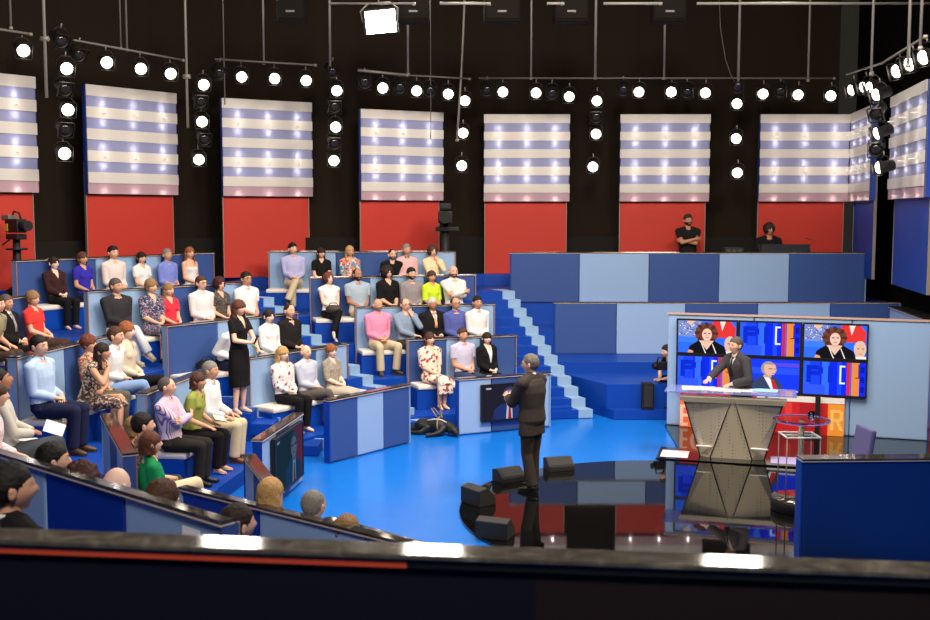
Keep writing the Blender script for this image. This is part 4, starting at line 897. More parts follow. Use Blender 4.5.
def person(x, y, z, yaw, label, hair, top, bot, s=1.0, sex='m', arms='lap', legs='flat', lean=-9, bend=6, look=None, skinc='b', face=True, group=AUD, stand=False, shoes=('shoe', (30, 26, 24)), glasses=False, beard=None, wid=1.0, pitch=0, roll=0, vox=.013, vneck=None, tie=None, jacket=None, coll=None, twist=0, custom=None):
    t = thing('person', label, 'person', (x, y, z), group, rz=R(yaw)-math.pi/2)
    wid *= 1.10
    f = sex == 'f'; hz = .53 if not stand else .92
    hip = V((0, 0, hz)); a0, a1 = R(lean), R(lean+bend)
    d0, d1 = V((0, math.sin(a0), math.cos(a0))), V((0, math.sin(a1), math.cos(a1)))
    sp = [hip+V((0, 0, -.03)), hip+d0*.02, hip+d0*.18, hip+d0*.30+d1*.08, hip+d0*.30+d1*.18, hip+d0*.30+d1*.245, hip+d0*.30+d1*.30]
    neck = sp[-1]; fwd = V((0, d1.z, -d1.y)); up = d1
    hw = wid*(.92 if f else 1.0)
    prof = [(.15, .105), (.172 if f else .168, .118), (.126 if f else .150, .098), (.150 if f else .172, .118 if f else .118), (.155 if f else .182, .100), (.115 if f else .13, .075), (.058, .055)]
    prof = [(a*hw, b_*(.5+.5*wid)) for a, b_ in prof]
    shx = (.158 if f else .186)*wid; ca, sa = math.cos(R(twist)), math.sin(R(twist))
    def tw(v): return V((v[0]*ca-v[1]*sa, v[0]*sa+v[1]*ca, v[2]))
    SH = {sd: sp[4]+up*.035+tw((sd*shx, .0, 0)) for sd in (-1, 1)}
    hc = neck+up*.055+fwd*.012+V((0, .01, .085)) if not f else neck+up*.05+fwd*.012+V((0, .01, .08))
    # head turn towards what the person looks at
    yawh = 0
    if look is not None:
        if isinstance(look, (int, float)): yawh = look
        else:
            dv = V((look[0], look[1], 0))-V((x, y, 0)); yawh = math.degrees(math.atan2(dv.y, dv.x))-yaw
            yawh = (yawh+180) % 360-180; yawh = max(-62, min(62, yawh))
    HM = M.Translation(hc) @ (M.Rotation(R(yawh), 4, 'Z') @ M.Rotation(R(roll), 4, 'Y') @ M.Rotation(R(-pitch), 4, 'X')) @ M.Diagonal((1.12, 1.06, 1.02, 1))
    # arms
    dz = hz-.53; l1, l2 = (.285, .255) if f else (.305, .27)
    AP = {}
    zc = hc.z
    lib = {'lap': {sd: ((.065*sd, .185, .665+dz), (sd*.55, -1, -.5), (-sd*.9, .45, -.2), (0, -.2, -1)) for sd in (-1, 1)},
     'lap2': {1: ((.03, .22, .690+dz), (.55, -1, -.5), (-.9, .4, -.1), (0, -.1, -1)), -1: ((-.07, .18, .668+dz), (-.55, -1, -.5), (.8, .5, -.15), (0, -.1, -1))},
     'knees': {sd: ((.115*sd, .27, .655+dz), (sd*.6, -1, -.3), (0, .95, -.25), (0, -.2, -1)) for sd in (-1, 1)},
     'cross': {1: ((-.11, .215, .885+dz), (1, .3, -.9), (-1, -.05, .12), (0, -1, 0)), -1: ((.12, .185, .845+dz), (-1, .3, -.9), (1, .05, .15), (0, -1, 0))},
     'chinR': {1: ((.075, hc.y+.12, zc-.20), (.6, .5, -1), (-.25, -.25, .9), (0, -1, .2)), -1: ((.06, .24, .70+dz), (-1, -.2, -.4), (1, .2, -.05), (0, -.2, -1))},
     'chinL': {-1: ((-.075, hc.y+.12, zc-.20), (-.6, .5, -1), (.25, -.25, .9), (0, -1, .2)), 1: ((-.06, .24, .70+dz), (1, -.2, -.4), (-1, .2, -.05), (0, -.2, -1))},
     'waist': {sd: ((.05*sd, .24, .72+dz), (sd, -.5, -.4), (-sd*.9, .5, .1), (0, -.3, -1)) for sd in (-1, 1)},
     'down': {sd: ((sd*(shx+.06), .05, hz-.05), (sd*.3, -1, 0), (0, .15, -1), (-sd, 0, 0)) for sd in (-1, 1)}}
    A = dict(lib[arms]) if isinstance(arms, str) else dict(lib['lap'])
    if custom: A.update(custom)
    for sd in (-1, 1):
        W, pole, hd, pn = A[sd]; E, W2 = ik(SH[sd], V(W), l1, l2, pole); AP[sd] = (SH[sd], E, W2, hd, pn)
    # legs
    if stand:
        LG = {sd: (V((sd*.085, 0, hz-.03)), V((sd*.09, .02, .50)), V((sd*.095, -.015+.05*(sd if legs == 'stride' else 0), .085)), V((sd*.25, 1, 0))) for sd in (-1, 1)}
    else:
        LG = {}
        for sd in (-1, 1):
            Hh = V((sd*.085, .02, hz-.005)); K_, A_, fd = V((sd*.10, .43, .525)), V((sd*.095, .385, .088)), V((sd*.15, 1, 0))
            if legs == 'wide': K_, A_, fd = V((sd*.19, .42, .525)), V((sd*.16, .39, .088)), V((sd*.3, 1, 0))
            if legs == 'ankles': K_, A_ = V((sd*.07, .43, .525)), V((sd*.05, .35, .088))
            if legs == 'crossR' and sd == 1 or legs == 'crossL' and sd == -1: K_, A_, fd = V((-sd*.005, .47, .60)), V((-sd*.17, .55, .235)), V((-sd*.25, .9, -.45))
            elif legs in ('crossR', 'crossL'): K_, A_ = V((sd*.055, .43, .525)), V((sd*.06, .37, .088))
            LG[sd] = (Hh, K_, A_, fd)
    fk = .93 if f else 1
    def torso(mb, g, upto=7):
        mb.tube(sp[:upto], [(a+g, b_+g) for a, b_ in prof[:upto]], 18, axis=(1, 0, 0) if not twist else None)
        if f:
            for sd in (-1, 1): mb.ell(sp[3]+up*.02+tw((sd*.062*wid, .075, 0)), (.058*wid+g*.6, .052+g*.5, .058+g*.6), None, 12, 8)
        for sd in (-1, 1): mb.ell(SH[sd]-V((sd*.012, 0, .004)), (.058*wid*fk+g, .060*fk+g, .056*fk+g), None, 12, 8); mb.tube([SH[sd], neck-up*.02], [.046*fk+g, .050+g], 10)
    def arm(mb, sd, g, frac):
        S_, E_, W_ = AP[sd][:3]; k = fk*(.6+.4*wid)
        if frac <= 1: e = S_+(E_-S_)*frac; mb.tube([S_, e], [.052*k+g, .046*k+g+.006], 12); return
        mb.tube([S_, S_+(E_-S_)*.5, E_], [.052*k+g, .047*k+g, .041*k+g], 12); mb.ell(E_, (.041*k+g,)*3, None, 10, 8)
        w_ = E_+(W_-E_)*(frac-1); mb.tube([E_, E_+(w_-E_)*.35, w_], [.041*k+g, .040*k+g, .028*k+g+(.004 if g else 0)], 12)
    def leg(mb, sd, g, upto=1.0, hem=0):
        Hh, K_, A_, _ = LG[sd]; k = fk*(.7+.3*wid)
        mb.tube([Hh-V((0, .0 if stand else .06, 0)), Hh, Hh+(K_-Hh)*.5, K_], [.084*k+g, .086*k+g, .074*k+g, .056*k+g], 14); mb.ell(K_, (.056*k+g,)*3, None, 12, 8)
        e = K_+(A_-K_)*upto; mb.tube([K_, K_+(e-K_)*.3, e], [.056*k+g, .054*k+g, .036*k+g+hem], 14)
    # the body: one skin
    mb = MB(); fing = MB(); torso(mb, 0); mb.tube([neck-up*.05, neck+up*.03, hc-V((0, .012, .05))], [.062*fk, .053*fk, .052*fk], 14)
    for sd in (-1, 1):
        arm(mb, sd, 0, 2); leg(mb, sd, 0); hand(mb, fing, AP[sd][2], AP[sd][3], AP[sd][4], sd, .95 if not f else .86, .35 if arms == 'knees' else .6)
        A_, fd = LG[sd][2:]; fd = V(fd).normalized(); mb.tube([A_-fd*.05-V((0, 0, .03)), A_-V((0, 0, .02)), A_+fd*.09-V((0, 0, .055)), A_+fd*.15-V((0, 0, .062))], [.028, .036, .030, .018], 10)
    body = fuse(mb, vox, 3)
    bm = bmesh.new(); bm.from_mesh(body); m2 = MB(); m2.bm = bm
    hb = bmesh.new(); hb.from_mesh(HEADS[sex]); m2.merge(hb, 0, HM)
    fb_ = bmesh.new(); fb_.from_mesh(fing.mesh('f')); m2.merge(fb_, 0)
    bpy.data.meshes.remove(body)
    sm = skin(skinc); m2.build('body', sm, t, local=True, recalc=False)
    # clothing
    def cut(me, pred):
        b = bmesh.new(); b.from_mesh(me); bmesh.ops.delete(b, geom=[q for q in b.faces if pred(q.calc_center_median())], context='FACES')
        rim = [q for q in b.verts if any(len(e.link_faces) == 1 for e in q.link_edges)]
        for _ in range(5):
            new = {}
            for q in rim:
                nb = [e.other_vert(q).co for e in q.link_edges if len(e.link_faces) == 1]
                if len(nb) == 2: new[q] = q.co*.4+(nb[0]+nb[1])*.3
            for q, c_ in new.items(): q.co = c_
        b.to_mesh(me); b.free(); return me
    def vpred(depth, wd):
        def pr(p):
            r = p-neck; h = r.dot(up); fr = r.dot(fwd)
            return h > -depth and fr > .02 and abs(p.x) < wd*(h+depth)/depth+.004
        return pr
    kind, tm = top; tm = cloth(*tm) if isinstance(tm, tuple) else tm
    g = .014; mb = MB(); torso(mb, g, 6 if kind != 'strapless' else 5) if kind != 'strapless' else mb.tube(sp[:4]+[sp[3]+up*.06], [(a+g, b_+g) for a, b_ in prof[:4]]+[(prof[3][0]+g, prof[3][1]+g)], 18, axis=(1, 0, 0))
    if kind == 'strapless':
        for sd in (-1, 1): mb.ell(sp[3]+up*.02+V((sd*.062, .075, 0)), (.066, .060, .062), None, 12, 8)
    fr = {'long': 1.93, 'short': .62, 'elbow': 1.0, 'sleeveless': 0, 'strapless': 0, 'roll': 1.45}[kind]
    if fr:
        for sd in (-1, 1): arm(mb, sd, .013, fr)
    me = fuse(mb, vox, 3)
    vn = vneck if vneck is not None else (.07 if not f else .10)
    if kind != 'strapless': me = cut(me, vpred(vn, .05 if not f else .062))
    top_o = link({'m': 'shirt', 'f': 'blouse'}[sex] if bot[0] not in ('skirt', 'skirtlong') or bot[1] != top[1] else 'dress_top', me, tm, t)
    if jacket is not None:
        jm = cloth(*jacket) if isinstance(jacket, tuple) else jacket
        mb = MB(); torso(mb, .028, 6); mb.ell(sp[5]-fwd*.035+up*.005, (.105*wid, .06, .05), None, 14, 9)
        if stand: mb.tube([sp[1], hip-V((0, .0, .17))], [(.185*hw, .135), (.195*hw, .14)], 18, axis=(1, 0, 0))
        for sd in (-1, 1): arm(mb, sd, .024, 1.9)
        me = fuse(mb, vox, 3); me = cut(me, vpred(.30 if not f else .36, .055 if not f else .075)); link('jacket', me, jm, t)
    if coll is not None:
        cmx = cloth(*coll) if isinstance(coll, tuple) else coll
        pts = [neck+up*(.012-.03*max(0, math.sin(k)))+V((math.cos(k)*.064*fk, 0, 0))+fwd*(math.sin(k)*.064*fk+.004) for k in [R(100+340*i/18) for i in range(19)]]
        MB().tube(pts, [(.020, .008)]*19, 8, axis=up).build('collar', cmx, top_o, local=True)
    if tie is not None:
        tmx = cloth(*tie) if isinstance(tie, tuple) else tie
        c0 = neck-up*.03+fwd*.080; p = [c0, c0-up*.03+fwd*.026, c0-up*.10+fwd*.054, c0-up*.18+fwd*.075, c0-up*.28+fwd*.078]
        MB().tube(p, [(.008, .018), (.007, .015), (.006, .024), (.006, .030), (.004, .034)], 8, axis=fwd).build('necktie', tmx, top_o, local=True)
    bk, bmx = bot; bmx = cloth(*bmx) if isinstance(bmx, tuple) else bmx
    mb = MB(); gb = .017
    pelv = [(hip+V((0, 0, -.06)), (.14, .10)), (hip, (.172*hw, .122)), (hip+d0*.09, (.160*hw, .116))]
    mb.tube([p for p, _ in pelv], [(a+gb, b_+gb) for _, (a, b_) in pelv], 18, axis=(1, 0, 0))
    if bk in ('trousers', 'cropped'):
        for sd in (-1, 1): leg(mb, sd, gb, 1.0 if bk == 'trousers' else .72, .022 if not f else .012)
    elif bk in ('skirt', 'skirtlong'):
        if stand: mb.tube([hip+d0*.12, hip, hip-V((0, 0, .2)), V((0, .0, .50)), V((0, .01, .42))], [(.145, .11), (.19, .135), (.20, .15), (.185, .15), (.18, .15)], 20, axis=(1, 0, 0))
        else:
            mb.tube([hip-V((0, .08, 0)), hip+V((0, .1, .0)), V((0, .30, .535)), V((0, .48, .530)), V((0, .52, .47))], [(.17, .10), (.19, .105), (.178, .095), (.155, .085), (.13, .05)], 18, axis=(1, 0, 0))
            if bk == 'skirtlong': mb.tube([V((0, .44, .54)), V((0, .47, .40)), V((0, .47, .30))], [(.15, .09), (.165, .085), (.175, .075)], 16, axis=(1, 0, 0))
    link({'trousers': 'trousers', 'cropped': 'trousers', 'skirt': 'skirt', 'skirtlong': 'skirt'}[bk], fuse(mb, vox, 3), bmx, t)
    for sd in (-1, 1):
        A_, fd = LG[sd][2:]; fd = V(fd).normalized(); rt = fd.cross(V((0, 0, 1))).normalized(); u_ = rt.cross(fd)
        mm = M((rt, fd, u_)).transposed().to_4x4(); mm.translation = A_-u_*.084+fd*.01
        link('shoe', SHOE[shoes[0]], mat('shoe_%d_%d_%d' % shoes[1], shoes[1], .4), t, mm @ M.Scale(.92 if f else 1, 4), objmat=True)
    # hair and face
    st_, hcx = hair
    if st_ != 'none':
        if st_ not in HAIR: HAIR[st_] = hair_mesh(st_)
        link('hair', HAIR[st_], hairmat(hcx), t, HM @ M.Scale(.96 if f else 1, 4), objmat=True)
    if face:
        fs = .96 if f else 1.0
        for sd in (-1, 1):
            link('eye', EYE, [mat('eye_white', 0)], t, HM @ M.Translation((sd*.031*fs, .0775, .008)))
            link('eyebrow', BROW, hairmat(hcx if hcx not in ('blonde',) else 'fair'), t, HM @ M.Translation((sd*.031*fs, .0875, .031)) @ M.Scale(sd, 4, (1, 0, 0)), objmat=True)
        link('mouth', LIPS, mat('lips_f', (172, 76, 70), .4) if f else mat('lips_m', (166, 98, 84), .5), t, HM @ M.Translation((0, .0815, -.064)), objmat=True)
    if glasses: link('glasses', GLS, mat('glasses_frame', (24, 20, 20), .3), t, HM, objmat=True)
    if beard: link('beard', BEARD, hairmat(beard), t, HM, objmat=True)
    t.scale = (s, s, s)
    return t, HM
HOST = (.83, 13.85)
MODR = (4.0, 16.0)
def seat(key, x, y, label, hair, top, bot, dz=0, off=None, **kw):
    F = frame(*ROWS[key]); yaw = math.degrees(math.atan2(F.n.y, F.n.x)); fz = FLZ[key[1]]
    off = (off or 0)-.03
    if off: x += F.n.x*off; y += F.n.y*off
    s = max(.9, min(1.05, (1.27+dz)/1.27))
    if dz < -.08 and 'lean' not in kw: kw['lean'] = -16; kw['bend'] = 14
    kw.setdefault('look', (2.2, 13.4))
    return person(x, y, fz, yaw+kw.pop('turn', 0), label, hair, top, bot, s=s, **kw)
W_ = lambda n, *c: (n, c)
CR = ('white', (232, 230, 228)); BLK = ('black', (22, 20, 21)); NAVY = ('navy', (30, 34, 62)); CHAR = ('charcoal', (58, 56, 56)); BEI = ('beige', (202, 184, 150)); JEANS = ('denim', (130, 158, 204)); DJ = ('dark_denim', (52, 64, 96))
BRSH = ('shoe', (84, 58, 42))
fl_blue = pattern('print_blue_floral', 'floral', [(0, (58, 72, 104)), (.35, (40, 48, 66)), (.6, (150, 156, 176)), (.85, (176, 92, 96))], 55)
fl_multi = pattern('print_multicolour', 'floral', [(0, (60, 150, 178)), (.4, (226, 132, 74)), (.65, (232, 196, 180)), (.85, (196, 60, 90))], 30)
fl_red = pattern('print_red_flowers', 'floral', [(0, (226, 214, 196)), (.62, (196, 46, 48)), (.78, (226, 214, 196)), (.88, (120, 104, 70))], 22)
fl_dark = pattern('print_dark_floral', 'floral', [(0, (70, 54, 50)), (.4, (196, 176, 160)), (.7, (120, 92, 84))], 40)
fl_pale = pattern('print_pale_floral', 'floral', [(0, (232, 220, 214)), (.6, (222, 206, 202)), (.84, (140, 70, 96))], 26)
fl_rose = pattern('print_rose_leaf', 'floral', [(0, (178, 150, 124)), (.5, (110, 90, 72)), (.8, (190, 60, 60))], 40)
fl_grey = pattern('print_grey_fleck', 'floral', [(0, (74, 68, 64)), (.5, (104, 96, 90)), (.8, (52, 48, 46))], 60)
st_pur = pattern('stripes_purple', 'stripes', [(0, (222, 200, 214)), (.7, (128, 96, 140))], 13)
st_pink = pattern('stripes_pink', 'stripes', [(0, (236, 222, 222)), (.8, (214, 188, 194))], 16)
ck_lil = pattern('check_lilac', 'check', [(0, (206, 200, 216)), (.5, (178, 172, 196))], 44)
tie_or = pattern('stripes_orange', 'stripes', [(0, (226, 130, 60)), (.5, (240, 206, 170))], 22)
tweed = pattern('tweed_grey', 'floral', [(0, (150, 138, 124)), (.5, (172, 160, 146)), (.8, (128, 118, 106))], 90)
# top row, left block
seat('3A', -7.02, 18.60, 'woman with short dark hair in a dark brown cardigan, first on the top left bench', ('fringe', 'dark'), ('long', W_('brown_knit', 58, 32, 34)), ('trousers', BLK), -.20, sex='f', skinc='p', vneck=.17, shoes=('heel', (206, 170, 150)), wid=1.1)
seat('3A', -6.71, 19.08, 'woman in a royal blue short-sleeved top on the top left bench', ('bob', 'auburn'), ('short', W_('royal_blue', 52, 44, 160)), ('trousers', NAVY), -.07, sex='f', skinc='c', wid=.92)
seat('3A', -6.34, 19.64, 'man in a pale pink shirt on the top left bench', ('short', 'black'), ('long', W_('pale_pink', 240, 206, 200)), ('trousers', NAVY), 0, coll=W_('pale_pink', 240, 206, 200), look=-10)
seat('3A', -5.98, 20.19, 'woman in a white blouse with black front on the top left bench', ('bob', 'black'), ('short', CR), ('trousers', BLK), -.10, sex='f', wid=.95)
seat('3A', -5.65, 20.70, 'grey-haired man in a violet-blue shirt on the top left bench', ('short', 'grey'), ('roll', W_('violet_blue', 122, 134, 206)), ('trousers', NAVY), -.08, skinc='c', coll=W_('violet_blue', 122, 134, 206), wid=.95)
seat('3A', -5.34, 21.17, 'woman with long fair hair in a strapless white top, last on the top left bench', ('long', 'ginger'), ('strapless', CR), ('trousers', DJ), -.05, sex='f', wid=.9)
# second row, left block
seat('3B', -5.55, 17.28, 'man in a charcoal jacket and white trousers with legs crossed', ('short', 'darkgrey'), ('long', W_('charcoal_knit', 48, 45, 48)), ('trousers', CR), 0, skinc='c', legs='crossR', arms='lap2', shoes=('sneaker', (196, 180, 150)), coll=W_('grey_knit', 150, 146, 140), wid=1.06)
seat('3B', -5.13, 17.77, 'woman with swept blonde hair in a blue flower-print dress', ('puff', 'fair'), ('elbow', fl_blue), ('skirtlong', fl_blue), -.03, sex='f', vneck=.14, wid=1.02)
seat('3B', -4.90, 18.03, 'woman with long fair hair in a red blouse, centre of the second left bench', ('long', 'fair'), ('short', W_('coral_red', 214, 50, 66)), ('trousers', BLK), -.10, sex='f', wid=.86, vneck=.13)
seat('3B', -4.48, 18.51, 'man in glasses and a pale pink striped shirt', ('short', 'brown'), ('long', st_pink), ('trousers', CHAR), -.03, glasses=True, coll=st_pink, skinc='a')
seat('3B', -4.23, 18.79, 'woman with dark curly hair in a grey print top', ('afro', 'burgundy'), ('short', fl_grey), ('trousers', BLK), -.06, sex='f', wid=.88, vneck=.13)
seat('3B', -3.85, 19.23, 'dark-haired man in a white open shirt at the stairs end of the second left bench', ('short', 'black'), ('short', CR), ('trousers', DJ), 0, coll=CR, glasses=True, skinc='c')
# third row, left block, and the standing woman
seat('3C', -3.83, 17.24, 'man in a white shirt bending forward, half hidden by the standing woman', ('crop', 'darkgrey'), ('long', CR), ('trousers', NAVY), 0, lean=22, bend=10, arms='knees', look=(0, 14))
seat('3C', -3.24, 18.04, 'woman with short dark hair in a white cardigan', ('fringe', 'dark'), ('long', W_('ice_white', 224, 230, 244)), ('trousers', CHAR), -.05, sex='f', vneck=.14, skinc='p')
seat('3C', -2.95, 18.42, 'shaven-headed man in a black shirt at the end of the third left bench', ('crop', 'dark'), ('long', W_('black_shirt', 30, 27, 27)), ('trousers', BLK), 0, arms='lap', coll=W_('black_shirt', 30, 27, 27), vneck=.12, skinc='b')
person(-3.40, 16.12, .63, -25, 'standing woman with auburn curls in a black dress, holding a microphone', ('wavy', 'auburn'), ('short', BLK), ('skirt', BLK), s=.965, sex='f', stand=True, lean=0, bend=0, look=(.83, 13.85), skinc='a', vneck=.19, shoes=('heel', (226, 214, 200)), vox=.011,
 group=None, custom={1: ((.02, .24, 1.12), (1, -.4, -.5), (-.3, .8, .4), (-1, 0, 0)), -1: ((-.10, .30, .99), (-1, -.4, -.2), (.3, .9, -.1), (0, 0, -1))})
# fourth row, left block
seat('3D', -2.84, 16.99, 'blonde woman in a pale print blouse and dark trousers', ('wavy', 'blonde'), ('long', fl_pale), ('trousers', BLK), -.05, sex='f', vneck=.15, shoes=('heel', (206, 160, 120)), wid=1.1, skinc='p')
seat('3D', -2.53, 17.40, 'balding grey man in a pale grey shirt with legs crossed', ('bald', 'grey'), ('long', W_('pale_grey', 186, 188, 204)), ('trousers', W_('grey_brown', 92, 84, 80)), -.08, legs='crossR', arms='lap2', coll=W_('pale_grey', 186, 188, 204), skinc='a')
seat('3D', -2.16, 17.92, 'woman with short red hair in a beige tweed jacket', ('puff', 'ginger'), ('elbow', tweed), ('skirt', W_('sand', 190, 176, 158)), -.12, sex='f', vneck=.12, skinc='p')
# near left block, third row
seat('2C', -5.13, 13.11, 'man in a light blue shirt and navy trousers, upright at the near left bench', ('short', 'black'), ('long', W_('light_blue', 172, 192, 232)), ('trousers', NAVY), .05, coll=W_('light_blue', 172, 192, 232), look=-12, vox=.011, wid=1.06, skinc='b', shoes=BRSH)
seat('2C', -4.98, 13.86, 'woman with long dark hair resting her chin on her hand', ('long', 'dark'), ('sleeveless', fl_dark), ('skirt', fl_dark), -.06, off=.12, sex='f', lean=14, bend=10, arms='chinR', legs='crossL', vox=.011, skinc='c', shoes=('heel', (150, 100, 72)))
seat('2C', -4.95, 14.32, 'red-haired woman in a flower print, half hidden behind the dark-haired woman', ('puff', 'copper'), ('elbow', fl_rose), ('trousers', W_('grey_green', 92, 90, 84)), -.06, sex='f')
seat('2C', -4.85, 14.72, 'man in a white shirt and pale jeans leaning forward', ('short', 'brown'), ('long', CR), ('trousers', JEANS), 0, lean=4, bend=6, legs='crossR', arms='lap2', coll=CR, shoes=('shoe', (66, 48, 38)))
seat('2C', -4.75, 15.15, 'woman with short ginger hair in a beige cardigan', ('puff', 'ginger'), ('long', W_('oatmeal', 206, 188, 166)), ('trousers', BLK), .02, sex='f', lean=-4, vneck=.13, skinc='p', legs='crossR')
seat('2B', -6.55, 14.75, 'man at the left edge in an olive polo shirt, forearms on his knees', ('short', 'dark'), ('short', W_('olive_polo', 152, 142, 112)), ('trousers', W_('brown', 74, 54, 44)), -.05, lean=12, arms='knees')
seat('2B', -6.46, 15.38, 'man in a black suit and grey tie at the left edge', ('short', 'darkgrey'), ('long', CR), ('trousers', BLK), -.10, jacket=BLK, tie=W_('grey_tie', 150, 146, 150), coll=CR, skinc='c', look=-8)
seat('2B', -6.35, 16.06, 'woman with short fair hair in a red short-sleeved top', ('puff', 'fair'), ('short', W_('poppy_red', 220, 58, 52)), ('skirt', W_('dark_brown', 66, 46, 38)), -.09, sex='f', wid=1.1, look=-10)
seat('2D', -3.70, 13.54, 'man in a purple striped shirt with folded arms', ('crop', 'darkgrey'), ('long', st_pur), ('trousers', W_('black_brown', 40, 36, 34)), -.02, arms='cross', vox=.011, wid=1.08, skinc='b', coll=st_pur)
seat('2D', -3.61, 14.17, 'woman in an olive green top between the striped man and the man in white', ('bob', 'brown'), ('short', W_('olive_green', 142, 150, 72)), ('trousers', BLK), -.03, sex='f', lean=6, bend=4, arms='knees', vox=.011, skinc='c', shoes=('heel', (224, 208, 180)))
seat('2D', -3.52, 14.82, 'grey-haired man in a white shirt and beige trousers at the end of the near bench', ('short', 'grey'), ('long', CR), ('trousers', BEI), 0, lean=-2, arms='knees', vox=.011, coll=CR, skinc='c', shoes=('shoe', (110, 66, 40)))
# middle block
MG = dict(look=(3.4, 13.0), turn=14)
seat('4A', -3.56, 22.36, 'man in a lilac shirt and beige trousers, legs crossed, on the top middle bench', ('short', 'black'), ('long', W_('lilac', 178, 176, 214)), ('trousers', BEI), -.02, legs='crossL', arms='lap2', coll=W_('lilac', 178, 176, 214), **MG)
seat('4A', -2.97, 22.36, 'woman with long dark hair in a black top on the top middle bench', ('bangs', 'dark'), ('short', BLK), ('trousers', BLK), -.09, sex='f', wid=.95, **MG)
seat('4A', -2.38, 22.36, 'blonde woman in a bright multicoloured top', ('long', 'blonde'), ('elbow', fl_multi), ('trousers', CR), -.06, sex='f', skinc='c', vneck=.17, **MG)
seat('4A', -1.53, 22.36, 'bald man in a black shirt leaning on the top middle bench', ('crop', 'dark'), ('short', BLK), ('trousers', BLK), -.12, lean=8, beard='darkgrey', skinc='b', **MG)
seat('4A', -1.20, 22.36, 'man in a pink shirt with a grey sweater over his shoulders', ('short', 'grey'), ('long', W_('salmon', 232, 172, 172)), ('trousers', CHAR), -.04, coll=W_('grey_scarf', 100, 98, 96), skinc='c', wid=.92, **MG)
seat('4A', -0.66, 22.36, 'woman in a cream jacket with her hand at her chin', ('afro', 'brown'), ('long', W_('cream_jacket', 226, 202, 160)), ('trousers', BEI), -.06, sex='f', arms='chinL', **MG)
seat('4B', -2.59, 20.70, 'woman with short red-brown hair in a sleeveless white top, bag on lap', ('afro', 'copper'), ('sleeveless', CR), ('trousers', BLK), -.08, sex='f', legs='crossL', arms='lap2', wid=1.06, shoes=('heel', (226, 214, 200)), skinc='p', pitch=-14, **MG)
seat('4B', -2.05, 20.86, 'bearded balding man in a grey-blue short-sleeved shirt', ('receding', 'black'), ('short', W_('grey_blue', 162, 176, 190)), ('trousers', BEI), -.02, beard='dark', skinc='d', coll=W_('grey_blue', 162, 176, 190), wid=1.06, **MG)
seat('4B', -1.48, 21.03, 'woman with black curly shoulder-length hair in a black blouse', ('curly', 'dark'), ('elbow', BLK), ('trousers', BLK), .02, sex='f', vneck=.12, wid=1.05, **MG)
seat('4B', -1.02, 21.16, 'man in a grey-brown shirt next to the woman in lime', ('short', 'black'), ('long', W_('taupe', 142, 132, 134)), ('trousers', CHAR), -.02, beard='dark', coll=W_('taupe', 142, 132, 134), **MG)
seat('4B', -0.63, 21.28, 'woman in a lime green top', ('bob', 'brown'), ('elbow', W_('lime', 196, 222, 50)), ('trousers', BLK), -.07, sex='f', wid=.92, skinc='c', **MG)
seat('4B', -0.20, 21.41, 'bald man with dark beard in white, arms folded', ('bald', 'darkgrey'), ('long', W_('off_white', 222, 214, 208)), ('trousers', BEI), .01, arms='cross', beard='darkgrey', wid=1.08, skinc='b', coll=W_('off_white', 222, 214, 208), **MG)
seat('4C', -1.58, 19.82, 'bald bearded man in a bright pink shirt and beige trousers', ('bald', 'grey'), ('long', W_('bright_pink', 238, 138, 170)), ('trousers', BEI), -.02, legs='wide', beard='grey', wid=1.06, coll=W_('bright_pink', 238, 138, 170), skinc='c', shoes=BRSH, **MG)
seat('4C', -1.08, 19.97, 'man in a grey-blue shirt with his hand at his chin', ('receding', 'darkgrey'), ('long', W_('steel_blue', 132, 146, 168)), ('trousers', CHAR), -.03, arms='chinL', glasses=True, **MG)
seat('4C', -.58, 20.11, 'man in a black suit and orange striped tie', ('short', 'white'), ('long', CR), ('trousers', BLK), -.03, jacket=('suit_black', (26, 23, 24)), tie=tie_or, coll=CR, skinc='d', wid=1.06, **MG)
seat('4C', -.15, 20.24, 'balding man in a blue-violet shirt next to the man in the black suit', ('receding', 'dark'), ('long', W_('indigo', 84, 92, 158)), ('trousers', CHAR), -.03, glasses=True, coll=W_('indigo', 84, 92, 158), skinc='c', **MG)
seat('4C', .27, 20.36, 'dark-haired man in a white shirt at the stairs end of the third middle bench', ('short', 'black'), ('long', W_('warm_white', 232, 222, 218)), ('trousers', NAVY), -.02, coll=W_('warm_white', 232, 222, 218), skinc='c', **MG)
seat('4D', -.59, 19.02, 'woman in a white dress with red flowers, holding the lead of the black dog', ('bob', 'brown'), ('elbow', fl_red), ('skirtlong', fl_red), -.05, sex='f', vneck=.16, wid=1.1, legs='ankles', shoes=('heel', (200, 160, 130)), skinc='a', **MG)
seat('4D', 0, 19.23, 'man in a pale lilac checked shirt on the lowest middle bench', ('short', 'brown'), ('short', ck_lil), ('trousers', DJ), -.01, arms='lap', coll=ck_lil, skinc='c', **MG)
seat('4D', .43, 19.39, 'young woman with a fringe in a black cardigan over white', ('bangs', 'dark'), ('sleeveless', CR), ('trousers', BLK), -.08, sex='f', jacket=BLK, wid=.95, skinc='p', vneck=.14, **MG)
